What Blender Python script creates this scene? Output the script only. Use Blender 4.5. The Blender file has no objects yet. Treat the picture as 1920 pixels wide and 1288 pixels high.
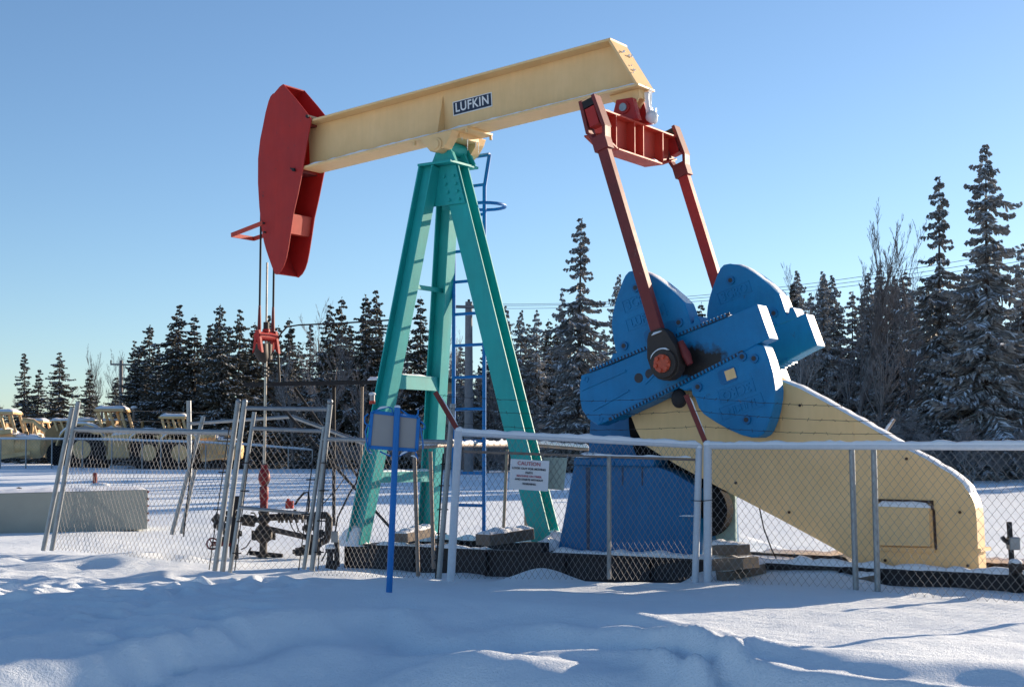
import bpy, math, random
import numpy as np
from mathutils import Vector, Matrix, noise
R = math.radians
random.seed(7)
COL = bpy.context.scene.collection
# ------------------------------------------------------------------ camera
F = 2700.0; HC = 1.2; HOR = 850.0
PITCH = math.atan((HOR-644.0)/F)
CAM = Vector((0, 0, HC))
def ray(px, py):
    x = (px-960.0)/F; y = -(py-644.0)/F
    return Vector((x, math.cos(PITCH)-y*math.sin(PITCH), math.sin(PITCH)+y*math.cos(PITCH)))
def W(px, py, Y):                     # world point seen at (px,py) at distance Y ahead
    d = ray(px, py); return CAM + d*(Y/d.y)
def WX(px, Y): return W(px, HOR, Y).x
# machine frame: u along the beam, v across (away), z up
TH = R(34.9)
EU = Vector((math.cos(TH), -math.sin(TH), 0)); EV = Vector((math.sin(TH), math.cos(TH), 0))
O = Vector((0.742, 16.03, 0))
def U(px, py, v=0.0):                 # (u, z) of the point seen at (px,py) in the vertical plane v
    d = ray(px, py); o = CAM - O
    t = (v - o.dot(EV))/d.dot(EV); p = o + d*t
    return (p.dot(EU), p.z)
def P(px, py, v=0.0):
    u, z = U(px, py, v); return Vector((u, v, z))
def UZ(pts, v): return [U(x, y, v) for x, y in pts]
def toW(u, v, z): return O + EU*u + EV*v + Vector((0, 0, z))

# ------------------------------------------------------------------ materials
def nt(name):
    m = bpy.data.materials.new(name); m.use_nodes = True
    n = m.node_tree; b = n.nodes['Principled BSDF']; return m, n, b
def mixc(n, fac, a, b):
    x = n.nodes.new('ShaderNodeMix'); x.data_type = 'RGBA'
    if fac is not None:
        if isinstance(fac, (int, float)): x.inputs[0].default_value = fac
        else: n.links.new(fac, x.inputs[0])
    for i, c in ((6, a), (7, b)):
        if isinstance(c, tuple): x.inputs[i].default_value = (*c, 1)
        else: n.links.new(c, x.inputs[i])
    return x.outputs[2]
def noi(n, scale, detail=4, rough=.6, vec=None, dist=0):
    t = n.nodes.new('ShaderNodeTexNoise'); t.inputs['Scale'].default_value = scale
    t.inputs['Detail'].default_value = detail; t.inputs['Roughness'].default_value = rough
    t.inputs['Distortion'].default_value = dist
    if vec is None:
        tc = n.nodes.new('ShaderNodeTexCoord'); vec = tc.outputs['Object']
    n.links.new(vec, t.inputs['Vector']); return t.outputs['Fac']
def ramp(n, fac, a, b):
    r = n.nodes.new('ShaderNodeMapRange'); r.inputs[1].default_value = a; r.inputs[2].default_value = b
    n.links.new(fac, r.inputs[0]); return r.outputs[0]
def bump(n, b, h, s=.3, d=.01):
    x = n.nodes.new('ShaderNodeBump'); x.inputs['Strength'].default_value = s; x.inputs['Distance'].default_value = d
    n.links.new(h, x.inputs['Height']); n.links.new(x.outputs[0], b.inputs['Normal'])
def streak(n, sx=6, sz=.7):
    tc = n.nodes.new('ShaderNodeTexCoord'); mp = n.nodes.new('ShaderNodeMapping')
    mp.inputs['Scale'].default_value = (sx, sx, sz); n.links.new(tc.outputs['Object'], mp.inputs[0]); return mp.outputs[0]
def paint(name, c, c2=None, wear=(.09, .05, .035), lo=.68, hi=.76, rough=.45, var=.18, sc=2.2, st=.3, bs=.12, bsc=25):
    m, n, b = nt(name)
    c2 = c2 or tuple(x*(1-var) for x in c)
    big = ramp(n, noi(n, sc, 5), .3, .7)
    s = ramp(n, noi(n, 3, 5, .6, streak(n)), .35, .7)
    base = mixc(n, big, c, c2)
    base = mixc(n, mulf(n, s, st), base, tuple(x*.62 for x in c))
    sp = ramp(n, noi(n, 9, 8, .72), lo, hi)
    base = mixc(n, sp, base, wear)
    n.links.new(base, b.inputs['Base Color'])
    b.inputs['Roughness'].default_value = rough; b.inputs['Specular IOR Level'].default_value = .32
    n.links.new(mapr(n, noi(n, 5, 4), rough-.1, rough+.2), b.inputs['Roughness'])
    bump(n, b, noi(n, bsc, 6), bs, .004)
    return m
def mulf(n, f, k):
    x = n.nodes.new('ShaderNodeMath'); x.operation = 'MULTIPLY'; x.inputs[1].default_value = k
    n.links.new(f, x.inputs[0]); return x.outputs[0]
def mapr(n, f, a, b):
    r = n.nodes.new('ShaderNodeMapRange'); r.inputs[3].default_value = a; r.inputs[4].default_value = b
    n.links.new(f, r.inputs[0]); return r.outputs[0]
def plain(name, c, rough=.6, metal=0, sc=8, var=.25, bs=.1):
    m, n, b = nt(name)
    n.links.new(mixc(n, ramp(n, noi(n, sc, 5), .3, .7), c, tuple(x*(1-var) for x in c)), b.inputs['Base Color'])
    b.inputs['Roughness'].default_value = rough; b.inputs['Metallic'].default_value = metal
    bump(n, b, noi(n, 30, 4), bs, .005)
    return m
M = {}
M['yellow'] = paint('yellow_paint', (.87, .585, .285), (.78, .51, .235), (.20, .08, .03), .69, .76, st=.16, bs=.3, bsc=3)
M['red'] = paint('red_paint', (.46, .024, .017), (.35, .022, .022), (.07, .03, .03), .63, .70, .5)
M['redlit'] = paint('red_sunlit_paint', (.56, .07, .04), (.44, .05, .032), (.08, .03, .03), .68, .78, .5)  # lighter copy of the red paint, sunlight put into its colour
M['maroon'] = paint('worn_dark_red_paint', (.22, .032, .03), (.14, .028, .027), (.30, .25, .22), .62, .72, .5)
M['teal'] = paint('teal_paint', (.012, .40, .385), (.016, .33, .315), (.06, .07, .05), .67, .75, .45)
M['blue'] = paint('blue_paint', (.002, .215, .48), (.004, .155, .35), (.03, .05, .07), .64, .72, .42, bs=.35, bsc=45)
M['dblue'] = paint('deep_blue_paint', (.002, .15, .36), (.002, .115, .29), (.03, .04, .05), .68, .78, .4)
M['lblue'] = paint('bright_blue_paint', (.002, .175, .53), None, (.02, .02, .03), .66, .74, .4)
M['dark'] = plain('dark_steel', (.016, .014, .016), .75)
M['iron'] = plain('brown_iron', (.034, .024, .02), .65)
M['skid'] = plain('dark_skid_paint', (.016, .011, .014), .65)
M['galv'] = plain('galvanised_pipe', (.30, .32, .34), .42, .55, 14)
M['wire'] = plain('galvanised_wire', (.25, .24, .235), .7, 0)
M['rustpipe'] = plain('rusty_galvanised_pipe', (.27, .21, .17), .6, .1, 12)
M['wood'] = plain('weathered_timber', (.20, .155, .12), .85, 0, 5, .4, .4)
M['concrete'] = plain('grey_concrete', (.36, .36, .31), .85, 0, 2, .15)
M['alu'] = plain('grey_sheet', (.30, .29, .29), .5, .2, 2, .1)
M['whitepost'] = plain('white_post_paint', (.56, .60, .66), .6, 0, 30, .1)
M['sign'] = plain('white_sign', (.62, .64, .68), .4, 0, 4, .05, 0)
M['signg'] = plain('grey_green_sign', (.28, .35, .31), .5, 0, 4, .08, 0)
M['navy'] = plain('navy_plate', (.008, .016, .05), .4)
M['white'] = plain('white_lettering', (.8, .8, .8), .5, 0, 8, .04, 0)
M['black'] = plain('black_ink', (.02, .02, .03), .5)
M['pink'] = plain('red_ink', (.45, .12, .16), .5)
M['orange'] = plain('orange_nut_paint', (.62, .085, .03), .5, 0, 30, .35)
M['rubber'] = plain('black_rubber', (.010, .010, .011), .9); M['rubber'].node_tree.nodes['Principled BSDF'].inputs['Specular IOR Level'].default_value = .1
M['cyanbox'] = plain('pale_teal_guard', (.22, .38, .40), .6, 0, 6, .2)
M['mach'] = plain('machine_yellow', (.90, .60, .28), .45, 0, 1.2, .4)
M['machd'] = plain('machine_brown', (.42, .25, .10), .6, 0, 3, .3)
M['bark'] = plain('spruce_bark', (.085, .065, .055), .9, 0, 10, .4)
M['pole'] = plain('weathered_pole', (.20, .20, .21), .8, 0, 6, .3)
M['birch'] = plain('bare_branches', (.21, .19, .185), .85, 0, 3, .45)
M['frost'] = plain('frosted_twigs', (.36, .34, .34), .85, 0, 2, .4)
M['frost2'] = plain('frosted_bush_twigs', (.20, .20, .215), .85, 0, 2, .6)
def needles(name, c, c2):
    m, n, b = nt(name)
    oi = n.nodes.new('ShaderNodeObjectInfo')
    f = ramp(n, noi(n, 1.3, 4), .3, .7)
    base = mixc(n, f, c, c2)
    hs = n.nodes.new('ShaderNodeHueSaturation'); n.links.new(base, hs.inputs['Color'])
    n.links.new(mapr(n, oi.outputs['Random'], .75, 1.3), hs.inputs['Value'])
    n.links.new(hs.outputs[0], b.inputs['Base Color']); b.inputs['Roughness'].default_value = .8
    return m
M['needle'] = needles('spruce_needles', (.036, .044, .036), (.11, .092, .068))
M['needlef'] = needles('frosted_spruce_needles', (.13, .135, .135), (.34, .33, .325))
def snowmat(name, scale=1.0, col=(.84, .90, .95), s=.8):
    m, n, b = nt(name)
    b.inputs['Base Color'].default_value = (*col, 1); b.inputs['Roughness'].default_value = .65
    b.inputs['Specular IOR Level'].default_value = .25
    tc = n.nodes.new('ShaderNodeTexCoord')
    h1 = noi(n, 55*scale, 5, .65, tc.outputs['Object']); h2 = noi(n, 7*scale, 4, .5, tc.outputs['Object'])
    a = n.nodes.new('ShaderNodeMath'); a.operation = 'MULTIPLY_ADD'
    n.links.new(h2, a.inputs[0]); a.inputs[1].default_value = 1.6; n.links.new(h1, a.inputs[2])
    bump(n, b, a.outputs[0], s, .02)
    return m
M['snow'] = snowmat('snow')
M['snowcap'] = snowmat('settled_snow', 1.5, (.82, .84, .87), .4)
M['treesnow'] = plain('snow_on_boughs', (.80, .83, .87), .8, 0, 3, .25, 0)
m, n, b = nt('ice'); b.inputs['Base Color'].default_value = (.85, .9, .95, 1); b.inputs['Roughness'].default_value = .15
b.inputs['Transmission Weight'].default_value = .35; M['ice'] = m

# ------------------------------------------------------------------ mesh builder
SPLIT = {'snow', 'snow_on_flange', 'bolt', 'bolt_hole', 'bolt_boss', 'crank_hole', 'icicle', 'cast_rib', 'stain', 'snow_cap', 'snow_on_counterweight', 'wire_loop', 'rusty_stud', 'insulator', 'push_arm', 'exhaust_pipe', 'roller', 'rail', 'tie_wire', 'strand', 'gear', 'lever', 'wire', 'conduit', 'door_frame', 'inner_plate', 'frost_lump', 'valve'}
class MB:
    def __init__(s): s.v = []; s.f = []; s.m = []; s.cur = 0; s.st = []
    def add(s, vs, fs):
        s.st.append((len(s.v), len(s.f))); k = len(s.v); s.v += [tuple(x) for x in vs]
        for f in fs: s.f.append(tuple(i+k for i in f)); s.m.append(s.cur)
    def prism(s, poly, a, b, axis='v'):
        """poly of (u,z), extruded along v from a to b"""
        n = len(poly)
        ar = sum(poly[i][0]*poly[(i+1) % n][1]-poly[(i+1) % n][0]*poly[i][1] for i in range(n))
        if ar < 0: poly = poly[::-1]
        if axis == 'v': mk = lambda p, w: (p[0], w, p[1])
        elif axis == 'u': mk = lambda p, w: (w, p[0], p[1])
        else: mk = lambda p, w: (p[0], p[1], w)
        vs = [mk(p, a) for p in poly]+[mk(p, b) for p in poly]
        fs = [tuple(range(n)), tuple(range(2*n-1, n-1, -1))]
        for i in range(n):
            j = (i+1) % n; fs.append((j, i, n+i, n+j))
        s.add(vs, fs)
    def box(s, lo, hi):
        x0, y0, z0 = lo; x1, y1, z1 = hi
        s.add([(x0, y0, z0), (x1, y0, z0), (x1, y1, z0), (x0, y1, z0), (x0, y0, z1), (x1, y0, z1), (x1, y1, z1), (x0, y1, z1)],
              [(3, 2, 1, 0), (4, 5, 6, 7), (0, 1, 5, 4), (1, 2, 6, 5), (2, 3, 7, 6), (3, 0, 4, 7)])
    def beam(s, a, b, w, h, side=None):
        """rectangular bar a->b; w along side vector, h across"""
        a = Vector(a); b = Vector(b); d = (b-a).normalized()
        sd = Vector(side) if side is not None else (Vector((0, 0, 1)).cross(d) if abs(d.z) < .95 else Vector((1, 0, 0)))
        sd = (sd-d*sd.dot(d)).normalized(); up = d.cross(sd)
        vs = []
        for p in (a, b):
            for i, j in ((-1, -1), (1, -1), (1, 1), (-1, 1)): vs.append(p+sd*(i*w/2)+up*(j*h/2))
        s.add(vs, [(3, 2, 1, 0), (4, 5, 6, 7), (0, 1, 5, 4), (1, 2, 6, 5), (2, 3, 7, 6), (3, 0, 4, 7)])
    def tube(s, pts, r, n=8, caps=True):
        pts = [Vector(p) for p in pts]; k = len(pts)
        rs = r if isinstance(r, (list, tuple)) else [r]*k
        vs = []; fs = []; sd = None
        for i, p in enumerate(pts):
            d = (pts[min(i+1, k-1)]-pts[max(i-1, 0)])
            if d.length < 1e-9: d = Vector((0, 0, 1))
            d.normalize()
            if sd is None: sd = d.orthogonal()
            sd = (sd-d*sd.dot(d))
            if sd.length < 1e-6: sd = d.orthogonal()
            sd.normalize(); up = d.cross(sd)
            for j in range(n):
                a = 2*math.pi*j/n; vs.append(p+sd*(rs[i]*math.cos(a))+up*(rs[i]*math.sin(a)))
        for i in range(k-1):
            for j in range(n):
                q = (j+1) % n; fs.append((i*n+j, i*n+q, (i+1)*n+q, (i+1)*n+j))
        if caps: fs.append(tuple(range(n-1, -1, -1))); fs.append(tuple((k-1)*n+j for j in range(n)))
        s.add(vs, fs)
    def cyl(s, a, b, r, n=24): s.tube([a, b], r, n)
    def ball(s, c, r, n=12, m=8, sq=(1, 1, 1)):
        vs = []; fs = []; c = Vector(c)
        for i in range(1, m):
            t = math.pi*i/m
            for j in range(n):
                a = 2*math.pi*j/n; vs.append(c+Vector((r*sq[0]*math.sin(t)*math.cos(a), r*sq[1]*math.sin(t)*math.sin(a), r*sq[2]*math.cos(t))))
        top = len(vs); vs.append(c+Vector((0, 0, r*sq[2]))); vs.append(c-Vector((0, 0, r*sq[2])))
        for i in range(m-2):
            for j in range(n):
                q = (j+1) % n; fs.append((i*n+j, (i+1)*n+j, (i+1)*n+q, i*n+q))
        for j in range(n):
            q = (j+1) % n; fs.append((top, j, q)); fs.append((top+1, (m-2)*n+q, (m-2)*n+j))
        s.add(vs, fs)
    def mesh(s, name, mats):
        me = bpy.data.meshes.new(name); me.from_pydata(s.v, [], s.f)
        for m in mats: me.materials.append(m)
        if len(mats) > 1: me.polygons.foreach_set('material_index', s.m)
        me.update(); return me
    def build(s, name, mat, parent=None, bevel=0, smooth=False, label=None):
        if name in SPLIT and len(s.st) > 1:
            e = s.st+[(len(s.v), len(s.f))]; o = None
            for (v0, f0), (v1, f1) in zip(e[:-1], e[1:]):
                q = MB(); q.v = s.v[v0:v1]; q.f = [tuple(i-v0 for i in f) for f in s.f[f0:f1]]; q.m = s.m[f0:f1]; q.st = [(0, 0)]
                o = q.build(name, mat, parent, bevel, smooth, label)
            return o
        mats = mat if isinstance(mat, list) else [mat]
        me = s.mesh(name, mats)
        o = bpy.data.objects.new(name, me); COL.objects.link(o)
        if parent is not None: o.parent = parent
        if smooth:
            me.polygons.foreach_set('use_smooth', [True]*len(me.polygons)); me.update()
            try: me.set_sharp_from_angle(angle=R(40))
            except Exception: pass
        if bevel:
            b = o.modifiers.new('bevel', 'BEVEL'); b.width = bevel; b.segments = 2; b.limit_method = 'ANGLE'; b.angle_limit = R(35)
        if label: o['label'] = label
        return o
def tag(o, label, cat, group=None):
    o['label'] = label; o['category'] = cat
    if group: o['group'] = group
    return o
def struct(o): o['kind'] = 'structure'; return o
def thing(name, label, cat, loc=(0, 0, 0), rz=0, group=None):
    o = bpy.data.objects.new(name, None); COL.objects.link(o); o.location = loc; o.rotation_euler = (0, 0, rz)
    o.empty_display_size = .3
    return tag(o, label, cat, group)
def textmesh(txt, size, depth, mat, name, parent, loc, xdir, updir, bold=0, squeeze=1.0, spc=0):
    """raised lettering centred on loc; xdir = reading direction, updir = up"""
    cu = bpy.data.curves.new(name, 'FONT'); cu.body = txt; cu.size = size; cu.extrude = depth; cu.align_x = 'CENTER'; cu.align_y = 'CENTER'; cu.offset = bold
    cu.resolution_u = 3; cu.space_character = 1.0+spc
    to = bpy.data.objects.new(name, cu); COL.objects.link(to)
    dg = bpy.context.evaluated_depsgraph_get(); me = bpy.data.meshes.new_from_object(to.evaluated_get(dg))
    bpy.data.objects.remove(to); bpy.data.curves.remove(cu)
    x = Vector(xdir).normalized(); y = Vector(updir); y = (y-x*y.dot(x)).normalized(); z = x.cross(y)
    mt = Matrix((x*squeeze, y, z)).transposed()
    for v in me.vertices: v.co = mt @ v.co + Vector(loc)
    me.materials.clear(); me.materials.append(mat); me.name = name
    o = bpy.data.objects.new(name, me); COL.objects.link(o)
    if parent is not None: o.parent = parent
    return o
def mound(mb, c, rx, ry, h, seed=0):
    c = Vector(c); vs = []; fs = []; n = 20; m = 7
    for i in range(m):
        for j in range(n):
            a = 2*math.pi*j/n; t = i/(m-1)*math.pi/2; f = 1+.28*noise.noise(Vector((math.cos(a)*1.3+seed*5, math.sin(a)*1.3, i*.3)))
            vs.append(c+Vector((rx*math.cos(a)*math.cos(t)*f, ry*math.sin(a)*math.cos(t)*f, h*math.sin(t)**1.4*(1+.2*noise.noise(Vector((a, i, seed)))))))
    for i in range(m-1):
        for j in range(n): q = (j+1) % n; fs.append((i*n+j, i*n+q, (i+1)*n+q, (i+1)*n+j))
    mb.add(vs, fs)
def lumps(mb, pts, w, h, step=.05, seed=0, sidev=None, jit=.35):
    """lumpy strip of snow lying along a polyline (top of a rail or ledge)"""
    pts = [Vector(p) for p in pts]; sm = []
    for a, b in zip(pts[:-1], pts[1:]):
        k = max(1, int((b-a).length/step))
        for i in range(k): sm.append(a.lerp(b, i/k))
    sm.append(pts[-1]); n = len(sm); vs = []; fs = []; m = 7
    for i, p in enumerate(sm):
        d = (sm[min(i+1, n-1)]-sm[max(i-1, 0)]).normalized()
        sd = Vector(sidev) if sidev is not None else Vector((0, 0, 1)).cross(d)
        sd = (sd-d*sd.dot(d)).normalized(); up = d.cross(sd)
        if up.z < 0: up = -up
        f = 1+jit*(noise.noise(Vector((i*.31, seed*3.1, 0)))*1.6+noise.noise(Vector((i*1.1, seed*7.7, 5)))*.8)
        e = .35 if i in (0, n-1) else 1
        for j in range(m):
            a = math.pi*j/(m-1); vs.append(p+sd*(math.cos(a)*w/2*(.85+.15*f))+up*(math.sin(a)**.7*h*max(.15, f)*e-.004))
    for i in range(n-1):
        for j in range(m-1): fs.append((i*m+j, i*m+j+1, (i+1)*m+j+1, (i+1)*m+j))
        fs.append((i*m+m-1, i*m, (i+1)*m, (i+1)*m+m-1))
    fs.append(tuple(range(m))); fs.append(tuple((n-1)*m+j for j in range(m-1, -1, -1)))
    mb.add(vs, fs)
def chain(mb, P00, P10, P11, P01, dw=.065, dh=.075, r=.0021):
    """woven diamond wire between four corners (P00 bottom left, P10 bottom right, P11 top right, P01 top left)"""
    P00, P10, P11, P01 = map(Vector, (P00, P10, P11, P01))
    Wd = ((P10-P00).length+(P11-P01).length)/2; H = ((P01-P00).length+(P11-P10).length)/2
    nx = max(2, int(Wd/(dw/2))); ny = max(2, int(H/(dh/2)))
    nrm = (P10-P00).cross(P01-P00).normalized()
    for k in range(nx):
        pts = []
        for j in range(ny+1):
            i = k if (j+k) % 2 == 0 else k+1
            s = min(1, i/nx); t = j/ny
            p = P00.lerp(P10, s).lerp(P01.lerp(P11, s), t)
            wob = noise.noise(p*1.7)*.012
            pts.append(p+nrm*((.004 if i == k else -.004)+wob))
        mb.tube(pts, r, 3, False)

# ------------------------------------------------------------------ ground
def sstep(a, b, x):
    if a > b: return 1-sstep(b, a, x)
    t = max(0, min(1, (x-a)/(b-a))); return t*t*(3-2*t)
def fbm(x, y, z=0, o=4):
    s = 0; a = 1; f = 1
    for i in range(o): s += a*noise.noise(Vector((x*f, y*f, z+i*11.3))); a *= .5; f *= 2.03
    return s
random.seed(3)
FEET = [(random.uniform(-4.6, -1.9), random.uniform(9.3, 13.6), random.uniform(.07, .17)) for i in range(130)]
FEET += [(-5+random.uniform(-.5, .4), 12.5+random.uniform(-1.5, 1.5), .2) for i in range(14)]
FEET += [(random.uniform(-6.0, -2.6), random.uniform(13.5, 17.0), random.uniform(.15, .3)) for i in range(16)]
def fenceY(x):
    if x < 1.8: return 13.4
    return 13.8-(x-1.8)*.93
CR = [(-9, 9.0), (-4.6, 9.2), (-3.4, 9.7), (-2.4, 10.4), (-1.6, 11.5), (-1, 12.0), (0, 11.6), (.84, 10.8), (1.2, 9.9), (1.5, 9.1), (2.1, 8.5), (2.9, 7.95), (4, 7.4), (9, 6.5)]
def crest(x):
    for (x0, y0), (x1, y1) in zip(CR[:-1], CR[1:]):
        if x0 <= x <= x1: t = (x-x0)/(x1-x0); return y0+(y1-y0)*t
    return CR[0][1] if x < 0 else CR[-1][1]
def ground(x, y):
    z = .42*sstep(20, 60, y) - (.72*(1-sstep(6.0, 9.0, y)) if abs(x) >= 9 else 0)
    d = sstep(.2, 1.2, y-fenceY(x))*(1-sstep(19.5, 24, y))
    z -= .13*d*sstep(-6.5, -4, x)
    if -40 < y < 30 and -14 < x < 14:
        amp = 1-sstep(20, 30, y)
        z += amp*(.035*fbm(x*.5, y*.7, 1)+.012*fbm(x*1.9, y*2.4, 4, 3))
        if y < fenceY(x)+.3:
            k = 1-sstep(-.6, .3, y-fenceY(x))
            # crest of the bank: level snow behind it, a slope toward the road in front
            y0 = crest(x)-.0+.14*fbm(x*.8, y*.3, 9, 2)
            q = y-y0
            if q < 0:
                e = -q
                z -= k*.29*(math.sqrt(e*e+.10)-.316) if e < 2.6 else k*(.29*2.303)
                # ruts running along the bank
                wv = fbm(x*.5, y*.4, 21, 3)*.3
                z += k*.085*sstep(-3.6, -2.4, x)*math.exp(-((e-.66+wv)/.19)**2)-k*.05*math.exp(-((e-1.02+wv)/.2)**2)+k*.085*math.exp(-((e-1.35+wv*1.3)/.2)**2)*sstep(-2.4, -1.4, x)
                z += k*(.045-.03*sstep(-1.8, -2.6, x))*fbm(x*1.1, y*2.2, 33, 2)*sstep(0, .5, e)
                z += .34*math.exp(-((x+.1)/.95)**2-((y-9.62+.34*x)/.40)**2)+.12*math.exp(-((x-1.1)/.35)**2-((y-8.95)/.15)**2)
            z += k*.03*math.exp(-((q-.05)/.3)**2)*sstep(-2.2, -1, x)
        if x < -1.2:
            for fx, fy, fr in FEET:
                dx = x-fx; dy = y-fy
                if abs(dx) < .6 and abs(dy) < .6:
                    e = (dx*dx+dy*dy*1.6)/(fr*fr); z += (-.065*math.exp(-e)+.026*math.exp(-((math.sqrt(e)-1.5)/.6)**2))*min(1, fr/.13)
        z += .25*d*sstep(1.6, 2.1, x)*(1-.5*sstep(3.0, 3.5, x))
        # drifts round the skid
        z += .20*math.exp(-((x-.30)**2/.10+(y-14.15)**2/.25))*.9
        z += .10*math.exp(-((x+1.9)**2/.5+(y-15.3)**2/.3))
        z += .16*math.exp(-((x+4.3)**2/1.0+(y-16.9)**2/.5))
    if 6 < y < 15 and abs(x) < 6: z += .010*fbm(x*5, y*5, 77, 2)*sstep(-1, -3, x)
    if y > 22: z += .10*fbm(x*.08, y*.10, 7, 3)*sstep(22, 34, y)
    return z
def axis(lo, hi, a, b, step, grow):
    xs = list(np.arange(a, b+1e-6, step)); s = step; x = a; L = []
    while x > lo: s *= grow; x -= s; L.append(x)
    s = step; x = b; Rr = []
    while x < hi: s *= grow; x += s; Rr.append(x)
    return L[::-1]+xs+Rr
gx = axis(-600, 600, -5.2, 4.8, .034, 1.10); gy = axis(-40, 700, 7.4, 14.2, .03, 1.05)
nx, ny = len(gx), len(gy)
gv = [(x, y, ground(x, y)) for y in gy for x in gx]
gf = [(j*nx+i, j*nx+i+1, (j+1)*nx+i+1, (j+1)*nx+i) for j in range(ny-1) for i in range(nx-1)]
me = bpy.data.meshes.new('snow_ground'); me.from_pydata(gv, [], gf); me.materials.append(M['snow'])
me.polygons.foreach_set('use_smooth', [True]*len(me.polygons)); me.update()
g = bpy.data.objects.new('snow_ground', me); COL.objects.link(g); struct(g)
def GZ(x, y): return ground(x, y)

# ------------------------------------------------------------------ pump jack
PJ = thing('pump_jack', 'tall pump jack with cream walking beam, red horse head, teal legs and blue cranks', 'pump jack', O, -TH)
# --- walking beam
FW = .185
tl = U(560, 230.2, -FW); tr = U(1144, 71, -FW); er = U(1197, 163, -FW); bl = U(560, 315.5, -FW)
bd = Vector((tr[0]-tl[0], tr[1]-tl[1])).normalized(); bn = Vector((-bd.y, bd.x))
DEP = abs((Vector(bl)-Vector(tl)).dot(bn))
DEP = (DEP+abs((Vector(er)-Vector(tl)).dot(bn)))/2
TL = Vector(tl); TR = Vector(tr); ER = TL+bd*((Vector(er)-TL).dot(bd))-bn*DEP
BL = TL-bn*DEP
mb = MB(); t = .028
mb.prism([tuple(TL), tuple(TR), tuple(ER), tuple(BL)][:0] or [(TL.x, TL.y-t), (TR.x-.01, TR.y-t), (ER.x-.02, ER.y+t), (BL.x, BL.y+t)], -.01, .01)
def slab(mb, a, b, th, v0, v1, inward=True):
    a = Vector(a); b = Vector(b); d = (b-a).normalized(); nn = Vector((-d.y, d.x))*th
    mb.prism([tuple(a), tuple(b), tuple(b+nn), tuple(a+nn)], v0, v1)
slab(mb, TL-bn*t, TR-bn*t, t, -FW, FW)
slab(mb, BL, ER, t, -FW, FW)
slab(mb, ER+(TR-ER).normalized()*.03, TR-(TR-ER).normalized()*.0-bn*t*.9, t, -FW-.003, FW+.003)
beam = mb.build('walking_beam', M['yellow'], PJ, .004)
def on_beam(px, py, v=0):  # (s along, h above bottom)
    p = Vector(U(px, py, v))-BL; return p.dot(bd), p.dot(bn)
def bp(s, h, v): q = BL+bd*s+bn*h; return Vector((q.x, v, q.y))
# web stiffener, seen left of the name plate
s0 = on_beam(828, 215, -.05)[0]
mb = MB(); a = bp(s0, t, -.012); 
mb.add([bp(s0-.008, t, -.012), bp(s0-.008, t, -.17), bp(s0-.008, DEP-.10, -.012), bp(s0+.008, t, -.012), bp(s0+.008, t, -.17), bp(s0+.008, DEP-.10, -.012)],
       [(0, 1, 2), (5, 4, 3), (0, 3, 4, 1), (1, 4, 5, 2), (2, 5, 3, 0)])
mb.build('stiffener', M['yellow'], beam)
# name plate
sa, ha = on_beam(886, 196, -.012)
mb = MB()
def plate(mb, s, h, w, hh, v0, v1):
    q = [bp(s-w/2, h-hh/2, 0), bp(s+w/2, h-hh/2, 0), bp(s+w/2, h+hh/2, 0), bp(s-w/2, h+hh/2, 0)]
    mb.prism([(a.x, a.z) for a in q], v0, v1)
pw = on_beam(923, 187, -.012)[0]-on_beam(850, 205, -.012)[0]; ph = pw*.30
plate(mb, sa, ha, pw, ph, -.018, -.011)
npl = mb.build('name_plate', M['white'], beam)
mb = MB(); plate(mb, sa, ha, pw-.022, ph-.022, -.021, -.0185); mb.build('name_plate_face', M['navy'], beam)
c = bp(sa, ha, -.0235)
textmesh('LUFKIN', .155, .002, M['white'], 'lettering', beam, c, (bd.x, 0, bd.y), (bn.x, 0, bn.y), .0025, .90, .10)
# snow on the bottom flange, both sides and top
mb = MB()
lumps(mb, [bp(.12, t, -.10), bp((ER-BL).length-.03, t, -.10)], .17, .028, .06, 1, (0, 1, 0), .5)
mb.build('snow_on_flange', M['snowcap'], beam, 0, True)
mb = MB(); Lb = (ER-BL).length
for i in range(24):
    s = random.uniform(0.02, .28); q = ER.lerp(TR, random.uniform(0.02, .98)) if i < 10 else None
    if q is not None:
        p = Vector((q.x+.01, random.uniform(-.17, .17), q.y)); mb.ball(p, random.uniform(.008, .018), 6, 4)
mb.build('frost_lump', M['snowcap'], beam, 0, True)
def icicle(mb, p, L, r): p = Vector(p); mb.tube([p, p-Vector((0, 0, L*.5)), p-Vector((0, 0, L))], [r, r*.6, r*.12], 6)
mb = MB()
for i in range(9):
    p = Vector((ER.x+random.uniform(-.02, .03), random.uniform(-.02, .17), ER.y+.01)); icicle(mb, p, random.choice((.04, .07, .10, .24)), random.uniform(.004, .007))
mb.build('icicle', M['ice'], beam, 0, True)
# --- horse head
HW = .205
near = [(530.6, 158), (556, 188), (579, 217), (584, 224), (578, 255), (568.5, 312.6), (558, 365), (550, 400), (544.6, 437), (540, 466), (536.5, 484), (532, 498), (526.5, 508), (519, 515), (515.5, 514),
        (510, 501), (503.8, 483.8), (498.5, 468), (494.5, 453.5), (490.3, 430), (486, 388), (483.4, 343), (483.6, 297.5), (487.5, 262), (492.7, 236.8), (497.5, 212), (503.3, 190), (507, 181), (511, 176.3), (514, 175), (524, 163)]
hp = UZ(near, -HW)
HH = bpy.data.objects.new('horse_head', None); 
mb = MB(); mb.prism(hp, -HW, -HW+.016); mb.prism(hp, HW-.016, HW)
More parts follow.
